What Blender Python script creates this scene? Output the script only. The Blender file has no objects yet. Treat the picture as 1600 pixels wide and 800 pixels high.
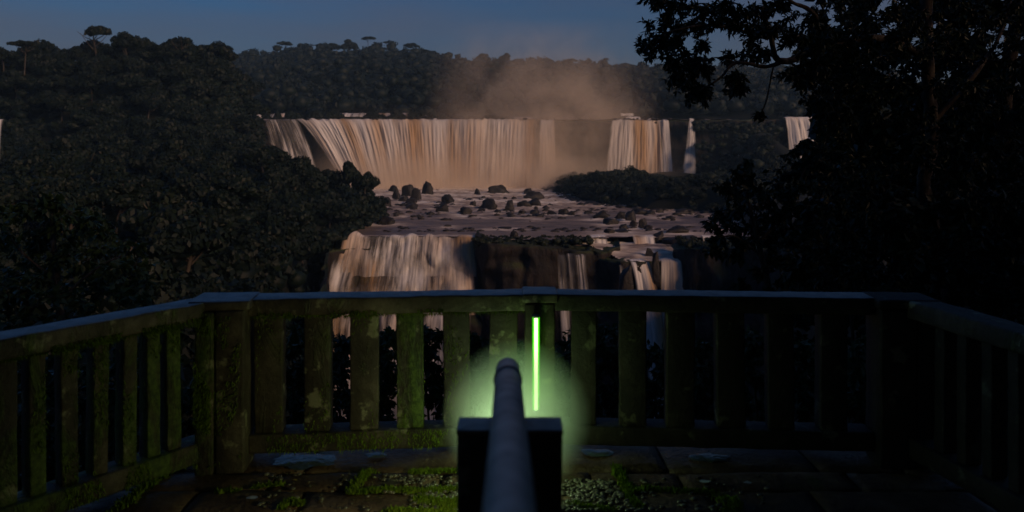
import bpy, bmesh, math, random
import numpy as np
from mathutils import Vector, noise, Matrix

# ------------------------------------------------------------------ camera, sky, sun, exposure
SC = bpy.context.scene
COL = SC.collection
EYE = 1.75
FPX = 1160.0
HZ = 225.0
cd = bpy.data.cameras.new('camera')
cam = bpy.data.objects.new('camera', cd); COL.objects.link(cam)
cam.location = (0, 0, EYE); cam.rotation_euler = (math.radians(90), 0, 0)
cd.sensor_width = 36; cd.lens = FPX / 1600 * 36; cd.shift_y = (HZ - 400) / 1600
cd.clip_start = 0.05; cd.clip_end = 6000
cd.dof.use_dof = True; cd.dof.focus_distance = 9.0
cd.dof.aperture_fstop = (cd.lens / 1000) / 0.010
SC.camera = cam

SUN_EL, SUN_AZ = 21.0, 128.0       # azimuth clockwise from the view direction (+Y): the sun stands behind, to the right
w = bpy.data.worlds.new('World'); SC.world = w; w.use_nodes = True
nt = w.node_tree; bg = nt.nodes['Background']
sky = nt.nodes.new('ShaderNodeTexSky'); sky.sky_type = 'NISHITA'; sky.sun_disc = False
sky.sun_elevation = math.radians(3.0); sky.sun_rotation = math.radians(SUN_AZ)
sky.ozone_density = 5.0; sky.air_density = 1.0; sky.dust_density = .6
bg.inputs['Strength'].default_value = 0.12
tint = nt.nodes.new('ShaderNodeMix'); tint.data_type = 'RGBA'; tint.blend_type = 'MULTIPLY'; tint.inputs[0].default_value = 1
tint.inputs[7].default_value = (.85, 1.0, 1.05, 1)
nt.links.new(sky.outputs[0], tint.inputs[6])
tc = nt.nodes.new('ShaderNodeTexCoord'); sx = nt.nodes.new('ShaderNodeSeparateXYZ'); nt.links.new(tc.outputs['Generated'], sx.inputs[0])
hr_ = nt.nodes.new('ShaderNodeValToRGB'); hr_.color_ramp.elements[0].position = 0.02; hr_.color_ramp.elements[0].color = (.85,) * 3 + (1,)
hr_.color_ramp.elements[1].position = .30; hr_.color_ramp.elements[1].color = (.12,) * 3 + (1,)
nt.links.new(sx.outputs[2], hr_.inputs[0])
cm_ = nt.nodes.new('ShaderNodeMapping'); cm_.inputs['Scale'].default_value = (2.2, 2.2, 14); nt.links.new(tc.outputs['Generated'], cm_.inputs[0])
cn_ = nt.nodes.new('ShaderNodeTexNoise'); cn_.inputs['Scale'].default_value = 1.3; cn_.inputs['Detail'].default_value = 6; nt.links.new(cm_.outputs[0], cn_.inputs['Vector'])
mu_ = nt.nodes.new('ShaderNodeMath'); mu_.operation = 'MULTIPLY_ADD'; mu_.inputs[1].default_value = .9; mu_.inputs[2].default_value = -.45
nt.links.new(cn_.outputs[0], mu_.inputs[0])
ad_ = nt.nodes.new('ShaderNodeMath'); ad_.operation = 'ADD'; ad_.use_clamp = True
nt.links.new(mu_.outputs[0], ad_.inputs[0]); nt.links.new(hr_.outputs[0], ad_.inputs[1])
dm = nt.nodes.new('ShaderNodeMix'); dm.data_type = 'RGBA'; dm.inputs[7].default_value = (.70, .68, .92, 1)
nt.links.new(ad_.outputs[0], dm.inputs[0]); nt.links.new(tint.outputs[2], dm.inputs[6]); nt.links.new(dm.outputs[2], bg.inputs[0])
sd = bpy.data.lights.new('sun', 'SUN'); sd.energy = 2.0; sd.angle = math.radians(22); sd.color = (1, .62, .40)
sun = bpy.data.objects.new('sun', sd); COL.objects.link(sun)
_a, _e = math.radians(SUN_AZ), math.radians(SUN_EL)
sdir = Vector((math.sin(_a) * math.cos(_e), math.cos(_a) * math.cos(_e), math.sin(_e)))
sun.rotation_euler = sdir.to_track_quat('Z', 'Y').to_euler()
SC.view_settings.view_transform = 'Standard'; SC.view_settings.look = 'None'
SC.view_settings.exposure = 0.0; SC.view_settings.gamma = 1.0
SC.cycles.use_denoising = True
SC.cycles.max_bounces = 6; SC.cycles.volume_bounces = 4; SC.cycles.transparent_max_bounces = 12
SC.cycles.volume_max_steps = 64; SC.cycles.volume_step_rate = 2.0

rng = np.random.default_rng(7)
random.seed(7)

# ------------------------------------------------------------------ helpers
def P(px, py, Y):
    return Vector(((px - 800) / FPX * Y, Y, EYE - (py - HZ) / FPX * Y))
def W(px, py, z):
    Y = (EYE - z) * FPX / (py - HZ)
    return Vector(((px - 800) / FPX * Y, Y, z))
def tag(o, label=None, cat=None, group=None, kind=None):
    if label: o['label'] = label
    if cat: o['category'] = cat
    if group: o['group'] = group
    if kind: o['kind'] = kind
    return o
def empty(name, loc=(0, 0, 0), rz=0, **k):
    o = bpy.data.objects.new(name, None); COL.objects.link(o)
    o.location = loc; o.rotation_euler = (0, 0, rz); o.empty_display_size = .2
    return tag(o, **k)
def link(name, me, m=None, parent=None, loc=None, **k):
    o = bpy.data.objects.new(name, me); COL.objects.link(o)
    if m and not me.materials: me.materials.append(m)
    if parent: o.parent = parent
    if loc is not None: o.location = loc
    return tag(o, **k)
def mesh_np(name, V, F, smooth=False, uv=None):
    V = np.asarray(V, np.float32); F = np.asarray(F, np.int32)
    me = bpy.data.meshes.new(name)
    k = F.shape[1]
    me.vertices.add(len(V)); me.vertices.foreach_set('co', V.ravel())
    me.loops.add(F.size); me.loops.foreach_set('vertex_index', F.ravel())
    me.polygons.add(len(F)); me.polygons.foreach_set('loop_start', np.arange(0, F.size, k, dtype=np.int32))
    me.polygons.foreach_set('loop_total', np.full(len(F), k, np.int32))
    if smooth: me.polygons.foreach_set('use_smooth', np.ones(len(F), bool))
    if uv is not None:
        l = me.uv_layers.new(name='uv'); l.data.foreach_set('uv', np.asarray(uv, np.float32)[F.ravel()].ravel())
    me.update(calc_edges=True); me.validate()
    return me
def grid_faces(nu, nv):
    i = np.arange(nu - 1)[:, None] * nv + np.arange(nv - 1)[None, :]
    i = i.ravel()
    return np.stack([i, i + nv, i + nv + 1, i + 1], 1)
def from_bm(name, bm, smooth=False):
    me = bpy.data.meshes.new(name); bm.to_mesh(me); bm.free()
    if smooth:
        for p in me.polygons: p.use_smooth = True
    return me
class Acc:
    """collects quads / tris as arrays"""
    def __init__(s): s.V = []; s.F = []; s.n = 0
    def add(s, V, F):
        V = np.asarray(V, float); F = np.asarray(F)
        if F.shape[1] == 3: F = np.concatenate([F, F[:, 2:3]], 1)
        s.V.append(V); s.F.append(F + s.n); s.n += len(V)
    def mesh(s, name, smooth=False):
        V = np.concatenate(s.V); F = np.concatenate(s.F)
        tri = F[:, 2] == F[:, 3]
        if tri.any():
            q = F[~tri]; t = F[tri][:, :3]
            F = np.concatenate([q[:, [0, 1, 2]], q[:, [0, 2, 3]], t])
        return mesh_np(name, V, F, smooth)
_ico = {}
def ico(sub):
    if sub not in _ico:
        bm = bmesh.new(); bmesh.ops.create_icosphere(bm, subdivisions=sub, radius=1)
        bm.verts.ensure_lookup_table()
        _ico[sub] = (np.array([v.co[:] for v in bm.verts]), np.array([[v.index for v in f.verts] for f in bm.faces])); bm.free()
    return _ico[sub]
def tube(pts, radii, n=8, jit=0.0):
    pts = [Vector(p) for p in pts]; V = []; 
    up = Vector((0.13, 0.21, 1)).normalized()
    for i, p in enumerate(pts):
        d = (pts[min(i + 1, len(pts) - 1)] - pts[max(i - 1, 0)]).normalized()
        a = d.cross(up)
        if a.length < .05: a = d.cross(Vector((1, 0, 0)))
        a.normalize(); b = d.cross(a)
        for k in range(n):
            t = 2 * math.pi * k / n; r = radii[i] * (1 + jit * (noise.noise(p * 9 + Vector((k * 1.7, 0, 0)))))
            V.append(p + (a * math.cos(t) + b * math.sin(t)) * r)
    F = []
    for i in range(len(pts) - 1):
        for k in range(n):
            k2 = (k + 1) % n
            F.append((i * n + k, i * n + k2, (i + 1) * n + k2, (i + 1) * n + k))
    c = len(V); V.append(pts[-1]); c0 = len(V); V.append(pts[0])
    for k in range(n):
        k2 = (k + 1) % n
        F.append(((len(pts) - 1) * n + k, (len(pts) - 1) * n + k2, c, c)); F.append((k2, k, c0, c0))
    return np.array([v[:] for v in V]), np.array(F)
def smooth_path(pts, n=8):
    out = []
    P4 = [pts[0]] + list(pts) + [pts[-1]]
    P4 = [Vector(p) for p in P4]
    for i in range(1, len(P4) - 2):
        p0, p1, p2, p3 = P4[i - 1:i + 3]
        for k in range(n):
            t = k / n
            out.append(.5 * ((2 * p1) + (-p0 + p2) * t + (2 * p0 - 5 * p1 + 4 * p2 - p3) * t * t + (-p0 + 3 * p1 - 3 * p2 + p3) * t ** 3))
    out.append(P4[-2]); return out
def unit(v): return v / np.maximum(np.linalg.norm(v, axis=-1, keepdims=True), 1e-9)
def cards(C, N, size, aspect=1.0, r=rng):
    """diamond leaf-spray cards at C facing roughly along N"""
    n = len(C); N = unit(N + r.normal(0, .55, (n, 3)))
    T = unit(np.cross(N, r.normal(0, 1, (n, 3)))); B = np.cross(N, T)
    s = np.asarray(size).reshape(-1, 1) * np.ones((n, 1)); s = s * r.uniform(.6, 1.35, (n, 1))
    V = np.stack([C - T * s, C - B * s * aspect * .6 + N * s * .15, C + T * s, C + B * s * aspect * .6 - N * s * .15], 1).reshape(-1, 3)
    return V, np.arange(4 * n).reshape(n, 4)
def sph(n, r=rng):
    return unit(r.normal(0, 1, (n, 3)))
def sstep(a, b, x):
    t = np.clip((x - a) / (b - a), 0, 1); return t * t * (3 - 2 * t)

# ------------------------------------------------------------------ materials
def mat(name, base, rough=.8, spec=.3, **k):
    m = bpy.data.materials.new(name); m.use_nodes = True
    b = m.node_tree.nodes['Principled BSDF']
    b.inputs['Base Color'].default_value = (*base, 1); b.inputs['Roughness'].default_value = rough
    b.inputs['Specular IOR Level'].default_value = spec
    return m
class NT:
    def __init__(s, m): s.t = m.node_tree; s.b = s.t.nodes.get('Principled BSDF')
    def n(s, typ, **kw):
        x = s.t.nodes.new(typ)
        for k, v in kw.items():
            if k in x.inputs: x.inputs[k].default_value = v
            else: setattr(x, k, v)
        return x
    def l(s, a, b): s.t.links.new(a, b)
    def ramp(s, src, stops, interp='LINEAR'):
        r = s.n('ShaderNodeValToRGB'); e = r.color_ramp.elements; r.color_ramp.interpolation = interp
        while len(e) < len(stops): e.new(.5)
        for q, (p, c) in zip(e, stops):
            q.position = p; q.color = (*c, 1) if not isinstance(c, (int, float)) else (c, c, c, 1)
        s.l(src, r.inputs[0]); return r.outputs[0]
    def noise(s, vec, scale, detail=4, rough=.6, dist=0):
        x = s.n('ShaderNodeTexNoise', Scale=scale, Detail=detail, Roughness=rough, Distortion=dist)
        if vec is not None: s.l(vec, x.inputs['Vector'])
        return x.outputs[0]
    def coord(s, which='Object', scale=None):
        c = s.n('ShaderNodeTexCoord').outputs[which]
        if scale:
            m = s.n('ShaderNodeMapping'); m.inputs['Scale'].default_value = scale; s.l(c, m.inputs[0]); return m.outputs[0]
        return c
    def wpos(s): return s.n('ShaderNodeNewGeometry').outputs['Position']
    def mix(s, f, a, b):
        x = s.n('ShaderNodeMix', data_type='RGBA')
        if isinstance(f, (int, float)): x.inputs[0].default_value = f
        else: s.l(f, x.inputs[0])
        for i, q in ((6, a), (7, b)):
            if isinstance(q, tuple): x.inputs[i].default_value = (*q, 1)
            else: s.l(q, x.inputs[i])
        return x.outputs[2]
    def math(s, op, a, b=0.0):
        x = s.n('ShaderNodeMath', operation=op)
        for i, q in ((0, a), (1, b)):
            if isinstance(q, (int, float)): x.inputs[i].default_value = q
            else: s.l(q, x.inputs[i])
        return x.outputs[0]
    def bump(s, h, strength=.5, dist=.02):
        x = s.n('ShaderNodeBump', Strength=strength, Distance=dist); s.l(h, x.inputs['Height']); s.l(x.outputs[0], s.b.inputs['Normal'])

def leaf_mat(name, c1, c2, c3, scale=.25, rough=.6, transl=.2, spec=.25):
    m = mat(name, c1, rough, spec); t = NT(m)
    n1 = t.noise(t.wpos(), scale, 3); r = t.n('ShaderNodeObjectInfo').outputs['Random']
    isl = t.n('ShaderNodeNewGeometry').outputs['Random Per Island']
    f = t.math('ADD', t.math('MULTIPLY', n1, .6), t.math('MULTIPLY', isl, .4))
    col = t.ramp(f, [(.25, c1), (.5, c2), (.75, c3)])
    col = t.mix(t.math('MULTIPLY', r, .5), col, c2)
    t.l(col, t.b.inputs['Base Color'])
    if transl:
        tr = t.n('ShaderNodeBsdfTranslucent'); t.l(col, tr.inputs[0])
        mx = t.n('ShaderNodeMixShader'); mx.inputs[0].default_value = transl
        out = t.t.nodes['Material Output']
        t.l(t.b.outputs[0], mx.inputs[1]); t.l(tr.outputs[0], mx.inputs[2]); t.l(mx.outputs[0], out.inputs[0])
    return m
M = {}
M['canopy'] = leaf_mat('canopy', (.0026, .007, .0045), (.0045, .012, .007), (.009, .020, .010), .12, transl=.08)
M['far_canopy'] = leaf_mat('far_canopy', (.0035, .009, .009), (.006, .014, .012), (.011, .02, .016), .03, transl=.08)
M['near_leaf'] = leaf_mat('near_leaf', (.009, .017, .007), (.016, .028, .010), (.026, .042, .014), 1.3, .45, .12, .3)
M['bush_leaf'] = leaf_mat('bush_leaf', (.03, .055, .018), (.045, .08, .025), (.06, .10, .035), 2.5, .4, .25, .4)
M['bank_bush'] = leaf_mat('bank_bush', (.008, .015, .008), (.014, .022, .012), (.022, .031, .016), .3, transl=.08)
m = M['bark'] = mat('bark', (.06, .05, .04), .9); t = NT(m)
c = t.coord('Object', (1, 1, .25))
t.l(t.ramp(t.noise(c, 9, 5, .7), [(.35, (.03, .024, .018)), (.55, (.07, .058, .045)), (.72, (.22, .21, .18))]), t.b.inputs['Base Color'])
t.bump(t.noise(c, 22, 4), .6, .02)
m = M['pale_bark'] = mat('pale_bark', (.3, .27, .22), .85); t = NT(m)
t.l(t.ramp(t.noise(t.coord('Object', (1, 1, .3)), 6, 5), [(.4, (.10, .085, .07)), (.6, (.36, .33, .28))]), t.b.inputs['Base Color'])
m = M['soil'] = mat('soil', (.03, .028, .018), .95); t = NT(m)
t.l(t.ramp(t.noise(t.wpos(), .08, 6, .7), [(.35, (.005, .007, .004)), (.6, (.009, .013, .007)), (.8, (.018, .017, .011))]), t.b.inputs['Base Color'])
m = M['basalt'] = mat('basalt', (.05, .04, .03), .7, .35); t = NT(m)
c = t.wpos(); mp = t.n('ShaderNodeMapping'); mp.inputs['Scale'].default_value = (1, 1, .35); t.l(c, mp.inputs[0])
f1 = t.noise(mp.outputs[0], .35, 7, .65); f2 = t.noise(c, .12, 4)
col = t.ramp(f1, [(.3, (.004, .0035, .003)), (.5, (.012, .009, .007)), (.7, (.03, .021, .016))])
sep = t.n('ShaderNodeSeparateXYZ'); t.l(t.n('ShaderNodeNewGeometry').outputs['Normal'], sep.inputs[0])
g = t.math('MULTIPLY', t.ramp(sep.outputs[2], [(.35, 0.0), (.7, 1.0)]), t.ramp(f2, [(.35, 0.0), (.55, 1.0)]))
t.l(t.mix(g, col, (.035, .048, .016)), t.b.inputs['Base Color'])
t.bump(t.noise(mp.outputs[0], 1.1, 7, .7), .9, .6)
m = M['boulder'] = mat('boulder', (.04, .033, .028), .55, .4); t = NT(m)
t.l(t.ramp(t.noise(t.wpos(), .9, 6, .65), [(.35, (.010, .009, .008)), (.6, (.026, .022, .018)), (.8, (.05, .042, .034))]), t.b.inputs['Base Color'])
t.bump(t.noise(t.wpos(), 2.2, 6), .8, .3)

def fall_mat(name, white=(.78, .76, .74), tan=(.50, .30, .13), tan_amt=.5, hole=.33, soft=.16, su=.9, sv=.035):
    m = mat(name, white, .65, .2); t = NT(m)
    uv = t.coord('UV')
    def mp(s): 
        x = t.n('ShaderNodeMapping'); x.inputs['Scale'].default_value = s; t.l(uv, x.inputs[0]); return x.outputs[0]
    broad = t.noise(mp((su * .11, sv * .35, 1)), 1.0, 3, .5)
    mid = t.noise(mp((su * .45, sv, 1)), 1.0, 5, .6, .2)
    fine = t.noise(mp((su * 2.6, sv * 1.6, 1)), 1.0, 5, .7, .1)
    col = t.mix(t.ramp(broad, [(.50 - .1 * tan_amt, 0.0), (.66 - .1 * tan_amt, 1.0)]), white, tan)
    col = t.mix(t.ramp(fine, [(.36, .55), (.62, 0.0)]), col, tuple(q * .5 for q in white))
    t.l(col, t.b.inputs['Base Color'])
    a = t.math('ADD', t.math('MULTIPLY', mid, .55), t.math('MULTIPLY', fine, .45))
    gap = t.noise(mp((su * .16 + .02, sv * .9, 1)), 1.0, 2, .5)
    a = t.math('ADD', a, t.math('MULTIPLY', t.math('SUBTRACT', gap, .5), .55))
    # fuller towards the foot
    sp = t.n('ShaderNodeSeparateXYZ'); t.l(t.coord('UV'), sp.inputs[0])
    a = t.math('ADD', a, t.math('MULTIPLY', sp.outputs[1], .0045))
    al = t.ramp(a, [(hole - .03, .12), (hole + soft, 1.0)], 'EASE')
    ec = t.n('ShaderNodeAttribute', attribute_name='edge'); al = t.math('MULTIPLY', al, t.math('MAXIMUM', ec.outputs['Fac'], 0.0))
    t.l(al, t.b.inputs['Alpha'])
    t.bump(mid, .3, .5)
    return m
M['curtain'] = fall_mat('curtain', hole=.31, soft=.22, su=.55, sv=.022)
M['thin_fall'] = fall_mat('thin_fall', tan_amt=-.8, hole=.52, soft=.16, su=1.0)
M['white_fall'] = fall_mat('white_fall', tan_amt=-.4, hole=.30, soft=.16, su=1.1)
M['lower_fall'] = fall_mat('lower_fall', tan_amt=.55, hole=.40, soft=.20, su=.6, sv=.06)
M['brown_fall'] = fall_mat('brown_fall', tan_amt=.7, hole=.30, soft=.14, su=1.6, sv=.05)

m = M['river'] = mat('river', (.3, .26, .24), .35, .3); t = NT(m)
c = t.wpos(); mp = t.n('ShaderNodeMapping'); mp.inputs['Scale'].default_value = (.035, .16, .1); t.l(c, mp.inputs[0])
f1 = t.noise(mp.outputs[0], 1.0, 7, .62, .6)
mp2 = t.n('ShaderNodeMapping'); mp2.inputs['Scale'].default_value = (.15, .6, .4); t.l(c, mp2.inputs[0])
f2 = t.noise(mp2.outputs[0], 1.0, 6, .7, .8)
foam = t.n('ShaderNodeAttribute', attribute_name='foam').outputs['Fac']
ff = t.math('ADD', t.math('MULTIPLY', foam, .42), t.math('ADD', t.math('MULTIPLY', t.ramp(f1, [(.3, 0.0), (.7, 1.0)]), .36), t.math('MULTIPLY', t.ramp(f2, [(.3, 0.0), (.7, 1.0)]), .34)))
t.l(t.ramp(ff, [(.36, (.12, .092, .075)), (.54, (.26, .20, .165)), (.74, (.58, .49, .41)), (.92, (.82, .76, .68))]), t.b.inputs['Base Color'])
t.l(t.ramp(ff, [(.4, .45), (.7, .75)]), t.b.inputs['Roughness'])
t.bump(f2, .35, .35)

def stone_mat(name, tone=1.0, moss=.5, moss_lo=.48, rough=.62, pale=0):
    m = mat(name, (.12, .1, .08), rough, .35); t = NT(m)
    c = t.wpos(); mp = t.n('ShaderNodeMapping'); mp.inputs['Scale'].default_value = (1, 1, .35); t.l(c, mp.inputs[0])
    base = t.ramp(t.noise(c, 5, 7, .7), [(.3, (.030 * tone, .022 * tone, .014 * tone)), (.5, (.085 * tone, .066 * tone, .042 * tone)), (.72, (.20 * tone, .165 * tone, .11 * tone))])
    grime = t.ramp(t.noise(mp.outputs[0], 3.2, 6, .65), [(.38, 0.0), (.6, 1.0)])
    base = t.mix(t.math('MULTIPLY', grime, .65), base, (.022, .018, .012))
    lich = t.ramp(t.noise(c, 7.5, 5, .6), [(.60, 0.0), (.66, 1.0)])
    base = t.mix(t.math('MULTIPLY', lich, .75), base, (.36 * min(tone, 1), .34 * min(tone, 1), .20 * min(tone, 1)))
    mo = t.ramp(t.noise(mp.outputs[0], 6.0, 6, .7, .6), [(moss_lo, 0.0), (moss_lo + .12, 1.0)])
    mcol = t.ramp(t.noise(c, 40, 3), [(.35, (.035, .065, .008)), (.65, (.11, .17, .02))])
    base = t.mix(t.math('MULTIPLY', mo, moss), base, mcol)
    if pale:      # sky light painted into the upper face as a paler tone
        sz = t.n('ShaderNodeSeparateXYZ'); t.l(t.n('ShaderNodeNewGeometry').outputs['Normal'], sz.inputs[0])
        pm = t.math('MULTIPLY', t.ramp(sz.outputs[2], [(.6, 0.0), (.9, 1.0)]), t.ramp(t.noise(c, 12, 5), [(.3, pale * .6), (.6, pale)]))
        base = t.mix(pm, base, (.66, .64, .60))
    t.l(base, t.b.inputs['Base Color'])
    h = t.math('ADD', t.math('MULTIPLY', t.noise(c, 26, 6, .7), 1.0), t.math('MULTIPLY', mo, .8))
    t.bump(h, .75, .012)
    return m
M['mossy_stone'] = stone_mat('mossy_stone', 1.0, .85, .44)
M['stone'] = stone_mat('stone', .9, .35, .56)
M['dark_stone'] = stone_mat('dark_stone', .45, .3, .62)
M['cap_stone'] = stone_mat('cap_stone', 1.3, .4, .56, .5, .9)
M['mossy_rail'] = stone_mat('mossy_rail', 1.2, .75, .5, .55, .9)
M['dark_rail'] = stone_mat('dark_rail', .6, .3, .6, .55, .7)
M['moss'] = leaf_mat('moss', (.08, .13, .010), (.16, .24, .02), (.26, .34, .04), 12, .8, .2, .1)
m = M['slab'] = mat('slab', (.06, .045, .03), .4, .3); t = NT(m)
c = t.wpos()
b1 = t.ramp(t.noise(c, 3.2, 7, .7), [(.3, (.035, .021, .012)), (.5, (.11, .065, .036)), (.72, (.24, .16, .095))])
mo = t.ramp(t.noise(c, 2.1, 6, .7, .5), [(.60, 0.0), (.68, 1.0)])
t.l(t.mix(t.math('MULTIPLY', mo, .6), b1, (.07, .11, .012)), t.b.inputs['Base Color'])
wet = t.noise(c, 1.7, 3)
t.l(t.ramp(wet, [(.4, .25), (.62, .7)]), t.b.inputs['Roughness'])
vo = t.n('ShaderNodeTexVoronoi', Scale=34.0); t.l(c, vo.inputs[0])
t.bump(t.math('ADD', t.noise(c, 30, 6, .75), t.math('MULTIPLY', vo.outputs[0], -.5)), .8, .012)
M['bed'] = mat('bed', (.012, .010, .007), .8)
m = M['pebble'] = mat('pebble', (.14, .12, .08), .25, .6); t = NT(m)
t.l(t.ramp(t.n('ShaderNodeNewGeometry').outputs['Random Per Island'], [(0, (.05, .04, .025)), (1, (.2, .18, .12))]), t.b.inputs['Base Color'])
m = M['puddle'] = mat('puddle', (.10, .12, .14), .12, .9); t = NT(m)
t.bump(t.noise(t.wpos(), 14, 4), .5, .02)
m = M['pipe'] = mat('pipe', (.22, .21, .22), .5, .5); t = NT(m)
t.b.inputs['Metallic'].default_value = .35
t.l(t.ramp(t.noise(t.wpos(), 14, 5), [(.32, (.10, .10, .08)), (.42, (.33, .34, .315)), (.65, (.50, .52, .48))]), t.b.inputs['Base Color'])
M['dark_metal'] = mat('dark_metal', (.03, .03, .034), .45, .4)
def emat(name, col, s):
    m = mat(name, (.1, .3, .05)); b = m.node_tree.nodes['Principled BSDF']
    b.inputs['Emission Color'].default_value = (*col, 1); b.inputs['Emission Strength'].default_value = s; return m
M['tube_core'] = emat('tube_core', (.60, 1.0, .36), 3.0)
M['tube_shell'] = emat('tube_shell', (.07, .9, .004), .6)
M['lamp_glass'] = emat('lamp_glass', (.25, 1.0, .12), 2.0)
M['litter'] = mat('litter', (.5, .52, .55), .6)
M['yellow_leaf'] = mat('yellow_leaf', (.55, .36, .04), .5)
M['steel'] = mat('steel', (.2, .2, .2), .4)

# ------------------------------------------------------------------ terrain
def tb(xs, ys): return lambda v: np.interp(v, xs, ys)
bankL = tb([-150, 0, 20, 60, 100, 176, 200, 222, 250, 290, 340, 400, 430, 2000], [-30, -7, -9, -16, -26, -42, -41, -39, -46, -74, -120, -146, -150, -150])
bankR = tb([-150, 0, 60, 150, 176, 215, 240, 252, 260, 275, 293, 352, 398, 2000], [30, 8, 25, 46, 53, 62, 67, 60, 44, 35, 27, 20, 18, 18])
leftG = tb([-150, 0, 6, 25, 60, 100, 176, 2000], [0, -1.2, -3, -10, -19, -23, -23, -23])
rightG = tb([-150, 0, 10, 30, 100, 200, 400, 2000], [0, -1.2, -4, -10, -18, -20, -18, -18])
farSky = tb([-400, 0, 300, 400, 450, 520, 575, 640, 700, 760, 850, 950, 1050, 1200, 1600, 2000],
            [98, 100, 93, 90, 82, 80, 76, 84, 93, 98, 100, 105, 107, 109, 112, 112])
CREST = 15.0; TERR = -21.0; POOL = -60.0
def ground(x, y):
    x = np.asarray(x, float); y = np.asarray(y, float)
    ys = np.maximum(y, 1.0); px = 800 + FPX * x / np.maximum(ys, 60)
    wob = 2.0 * np.sin(x * .037 + y * .021) + 1.4 * np.sin(x * .083 - y * .061) + .8 * np.sin(x * .19 + y * .17)
    bed = np.where(y < 158, POOL - 2.5, TERR - 2.5)
    bed = POOL - 2.5 + (TERR - POOL) * sstep(186, 194, y)
    bed = np.where(y < 26, (POOL - 2.5) + (58) * sstep(26, 5.5, y), bed)
    sl = bankL(y) - x; sr = x - bankR(y)
    gl = leftG(y) + 14 * (1 - np.exp(-np.maximum(sl, 0) / 32)) * sstep(40, 120, y) \
        + 43 * sstep(-92, -122, x) * np.exp(-((y - 318) / 58) ** 2)
    gr = rightG(y) + 5 * (1 - np.exp(-np.maximum(sr, 0) / 18)) * sstep(100, 240, y) + 22 * sstep(108, 130, x) * (1 - .95 * sstep(128, 140, x)) * sstep(290, 395, y)
    z = bed
    z = z + (gl + wob * sstep(4, 20, sl) - z) * sstep(0, 7, sl)
    z = z + (gr + wob * .7 * sstep(4, 20, sr) - z) * sstep(0, 7, sr)
    top = CREST - 3 + .1 * wob
    ridge = EYE + (HZ - farSky(px)) / FPX * 900 - 9
    hill = (ridge - 16) * np.clip((y - 440) / 460, 0, 1) ** .92 + wob * 1.2 * sstep(450, 560, y)
    up = sstep(408, 416, y)
    z = z + (np.maximum(top + hill, z) - z) * up
    near = (y < 5.4) & (np.abs(x) < 6)
    z = np.where(near, np.minimum(z, -.35), z)
    z = np.where((y < 5.6) & (y > -60) & (np.abs(x) < 9), np.maximum(np.minimum(z, -.35), -.5), z)
    return z
gx = np.unique(np.concatenate([np.arange(-2200, -260, 60), np.arange(-260, 260, 5), np.arange(260, 2201, 60)])).astype(float)
gy = np.unique(np.concatenate([np.arange(-300, -20, 20), np.arange(-20, 30, 2), np.arange(30, 460, 5), np.arange(460, 1000, 15), np.arange(1000, 3001, 100)])).astype(float)
GX, GY = np.meshgrid(gx, gy, indexing='ij')
GZ = ground(GX, GY)
V = np.stack([GX, GY, GZ], -1).reshape(-1, 3)
link('ground', mesh_np('ground', V, grid_faces(len(gx), len(gy)), True), M['soil'], kind='structure')

# ------------------------------------------------------------------ cliffs (basalt sheets with real relief)
def fbm(p, o=4):
    s = 0; a = 1
    for _ in range(o): s += a * noise.noise(p); p = p * 2.1; a *= .5
    return s
def cliff(name, line, ztop, zbot, step, nv, amp, back=8, lean=2.0, seed=0, parent=None, top_amp=1.0, **k):
    """line: plan polyline of the lip, ztop a list of lip heights at the same points"""
    xs = [p[0] for p in line]; L = [0]
    for a, b in zip(line, line[1:]): L.append(L[-1] + math.hypot(b[0] - a[0], b[1] - a[1]))
    n = max(2, int(L[-1] / step) + 1)
    V = []
    for i in range(n):
        s = L[-1] * i / (n - 1)
        x = np.interp(s, L, xs); y = np.interp(s, L, [p[1] for p in line]); zt = np.interp(s, L, ztop)
        y += 2.2 * noise.noise(Vector((s * .06, seed, 3)))
        for j in range(nv):
            v = j / (nv - 1)
            if v < .22:
                q = v / .22; pos = Vector((x, y + back * (1 - q), zt - .15 * q))
            else:
                q = (v - .22) / .78; pos = Vector((x, y - lean * q, zt + (zbot - zt) * q))
            e = 1 - abs(2 * v - 1) ** 6
            nn = Vector((pos.x * .17, pos.y * .17, pos.z * .11 + seed))
            col = abs(noise.noise(Vector((s * .35, seed + 5, pos.z * .03)))) * 2.0
            d = fbm(nn * 1.6) * amp + (col - .5) * amp * .25
            if v < .22:
                pos.z += top_amp * .5 * fbm(nn * 2.5)
            else:
                pos.y -= d; pos.x += fbm(nn * 2.2 + Vector((9, 9, 9))) * amp * .35
                led = noise.noise(Vector((s * .05, pos.z * .28, seed + 11)))
                pos.y -= max(0, led) * amp * 1.4
            V.append(pos[:])
    return link(name, mesh_np(name, V, grid_faces(n, nv), False), M['basalt'], parent, **k)
cliff('upper_cliff', [(-170, 404), (-60, 404), (20, 404), (60, 405), (95, 400), (135, 396), (200, 402)],
      [CREST - .8, CREST - .6, CREST - .6, CREST - .7, CREST - .5, CREST, CREST + 1], TERR - 2, 1.1, 42, 1.9, back=14, kind='structure')
cliff('lower_cliff_under_the_wide_cascade', [(-44, 176), (-40, 180.5), (-28, 182), (-14, 181), (-7, 180)],
      [TERR - 2.6] * 5, POOL - 2, .8, 60, 1.3, back=12, lean=13, seed=3, kind='structure')
cliff('island_cliff', [(-9, 184), (-8.2, 177), (-6, 173), (4, 171), (14, 170), (21, 170), (25, 174), (26, 178)],
      [TERR + .4, TERR + .5, TERR - .2, TERR - .6, TERR - 1.6, TERR - 2.0, TERR - 1.3, TERR - .6], POOL - 2, .7, 60, 1.7, back=9, lean=4, seed=7, kind='structure')
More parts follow.
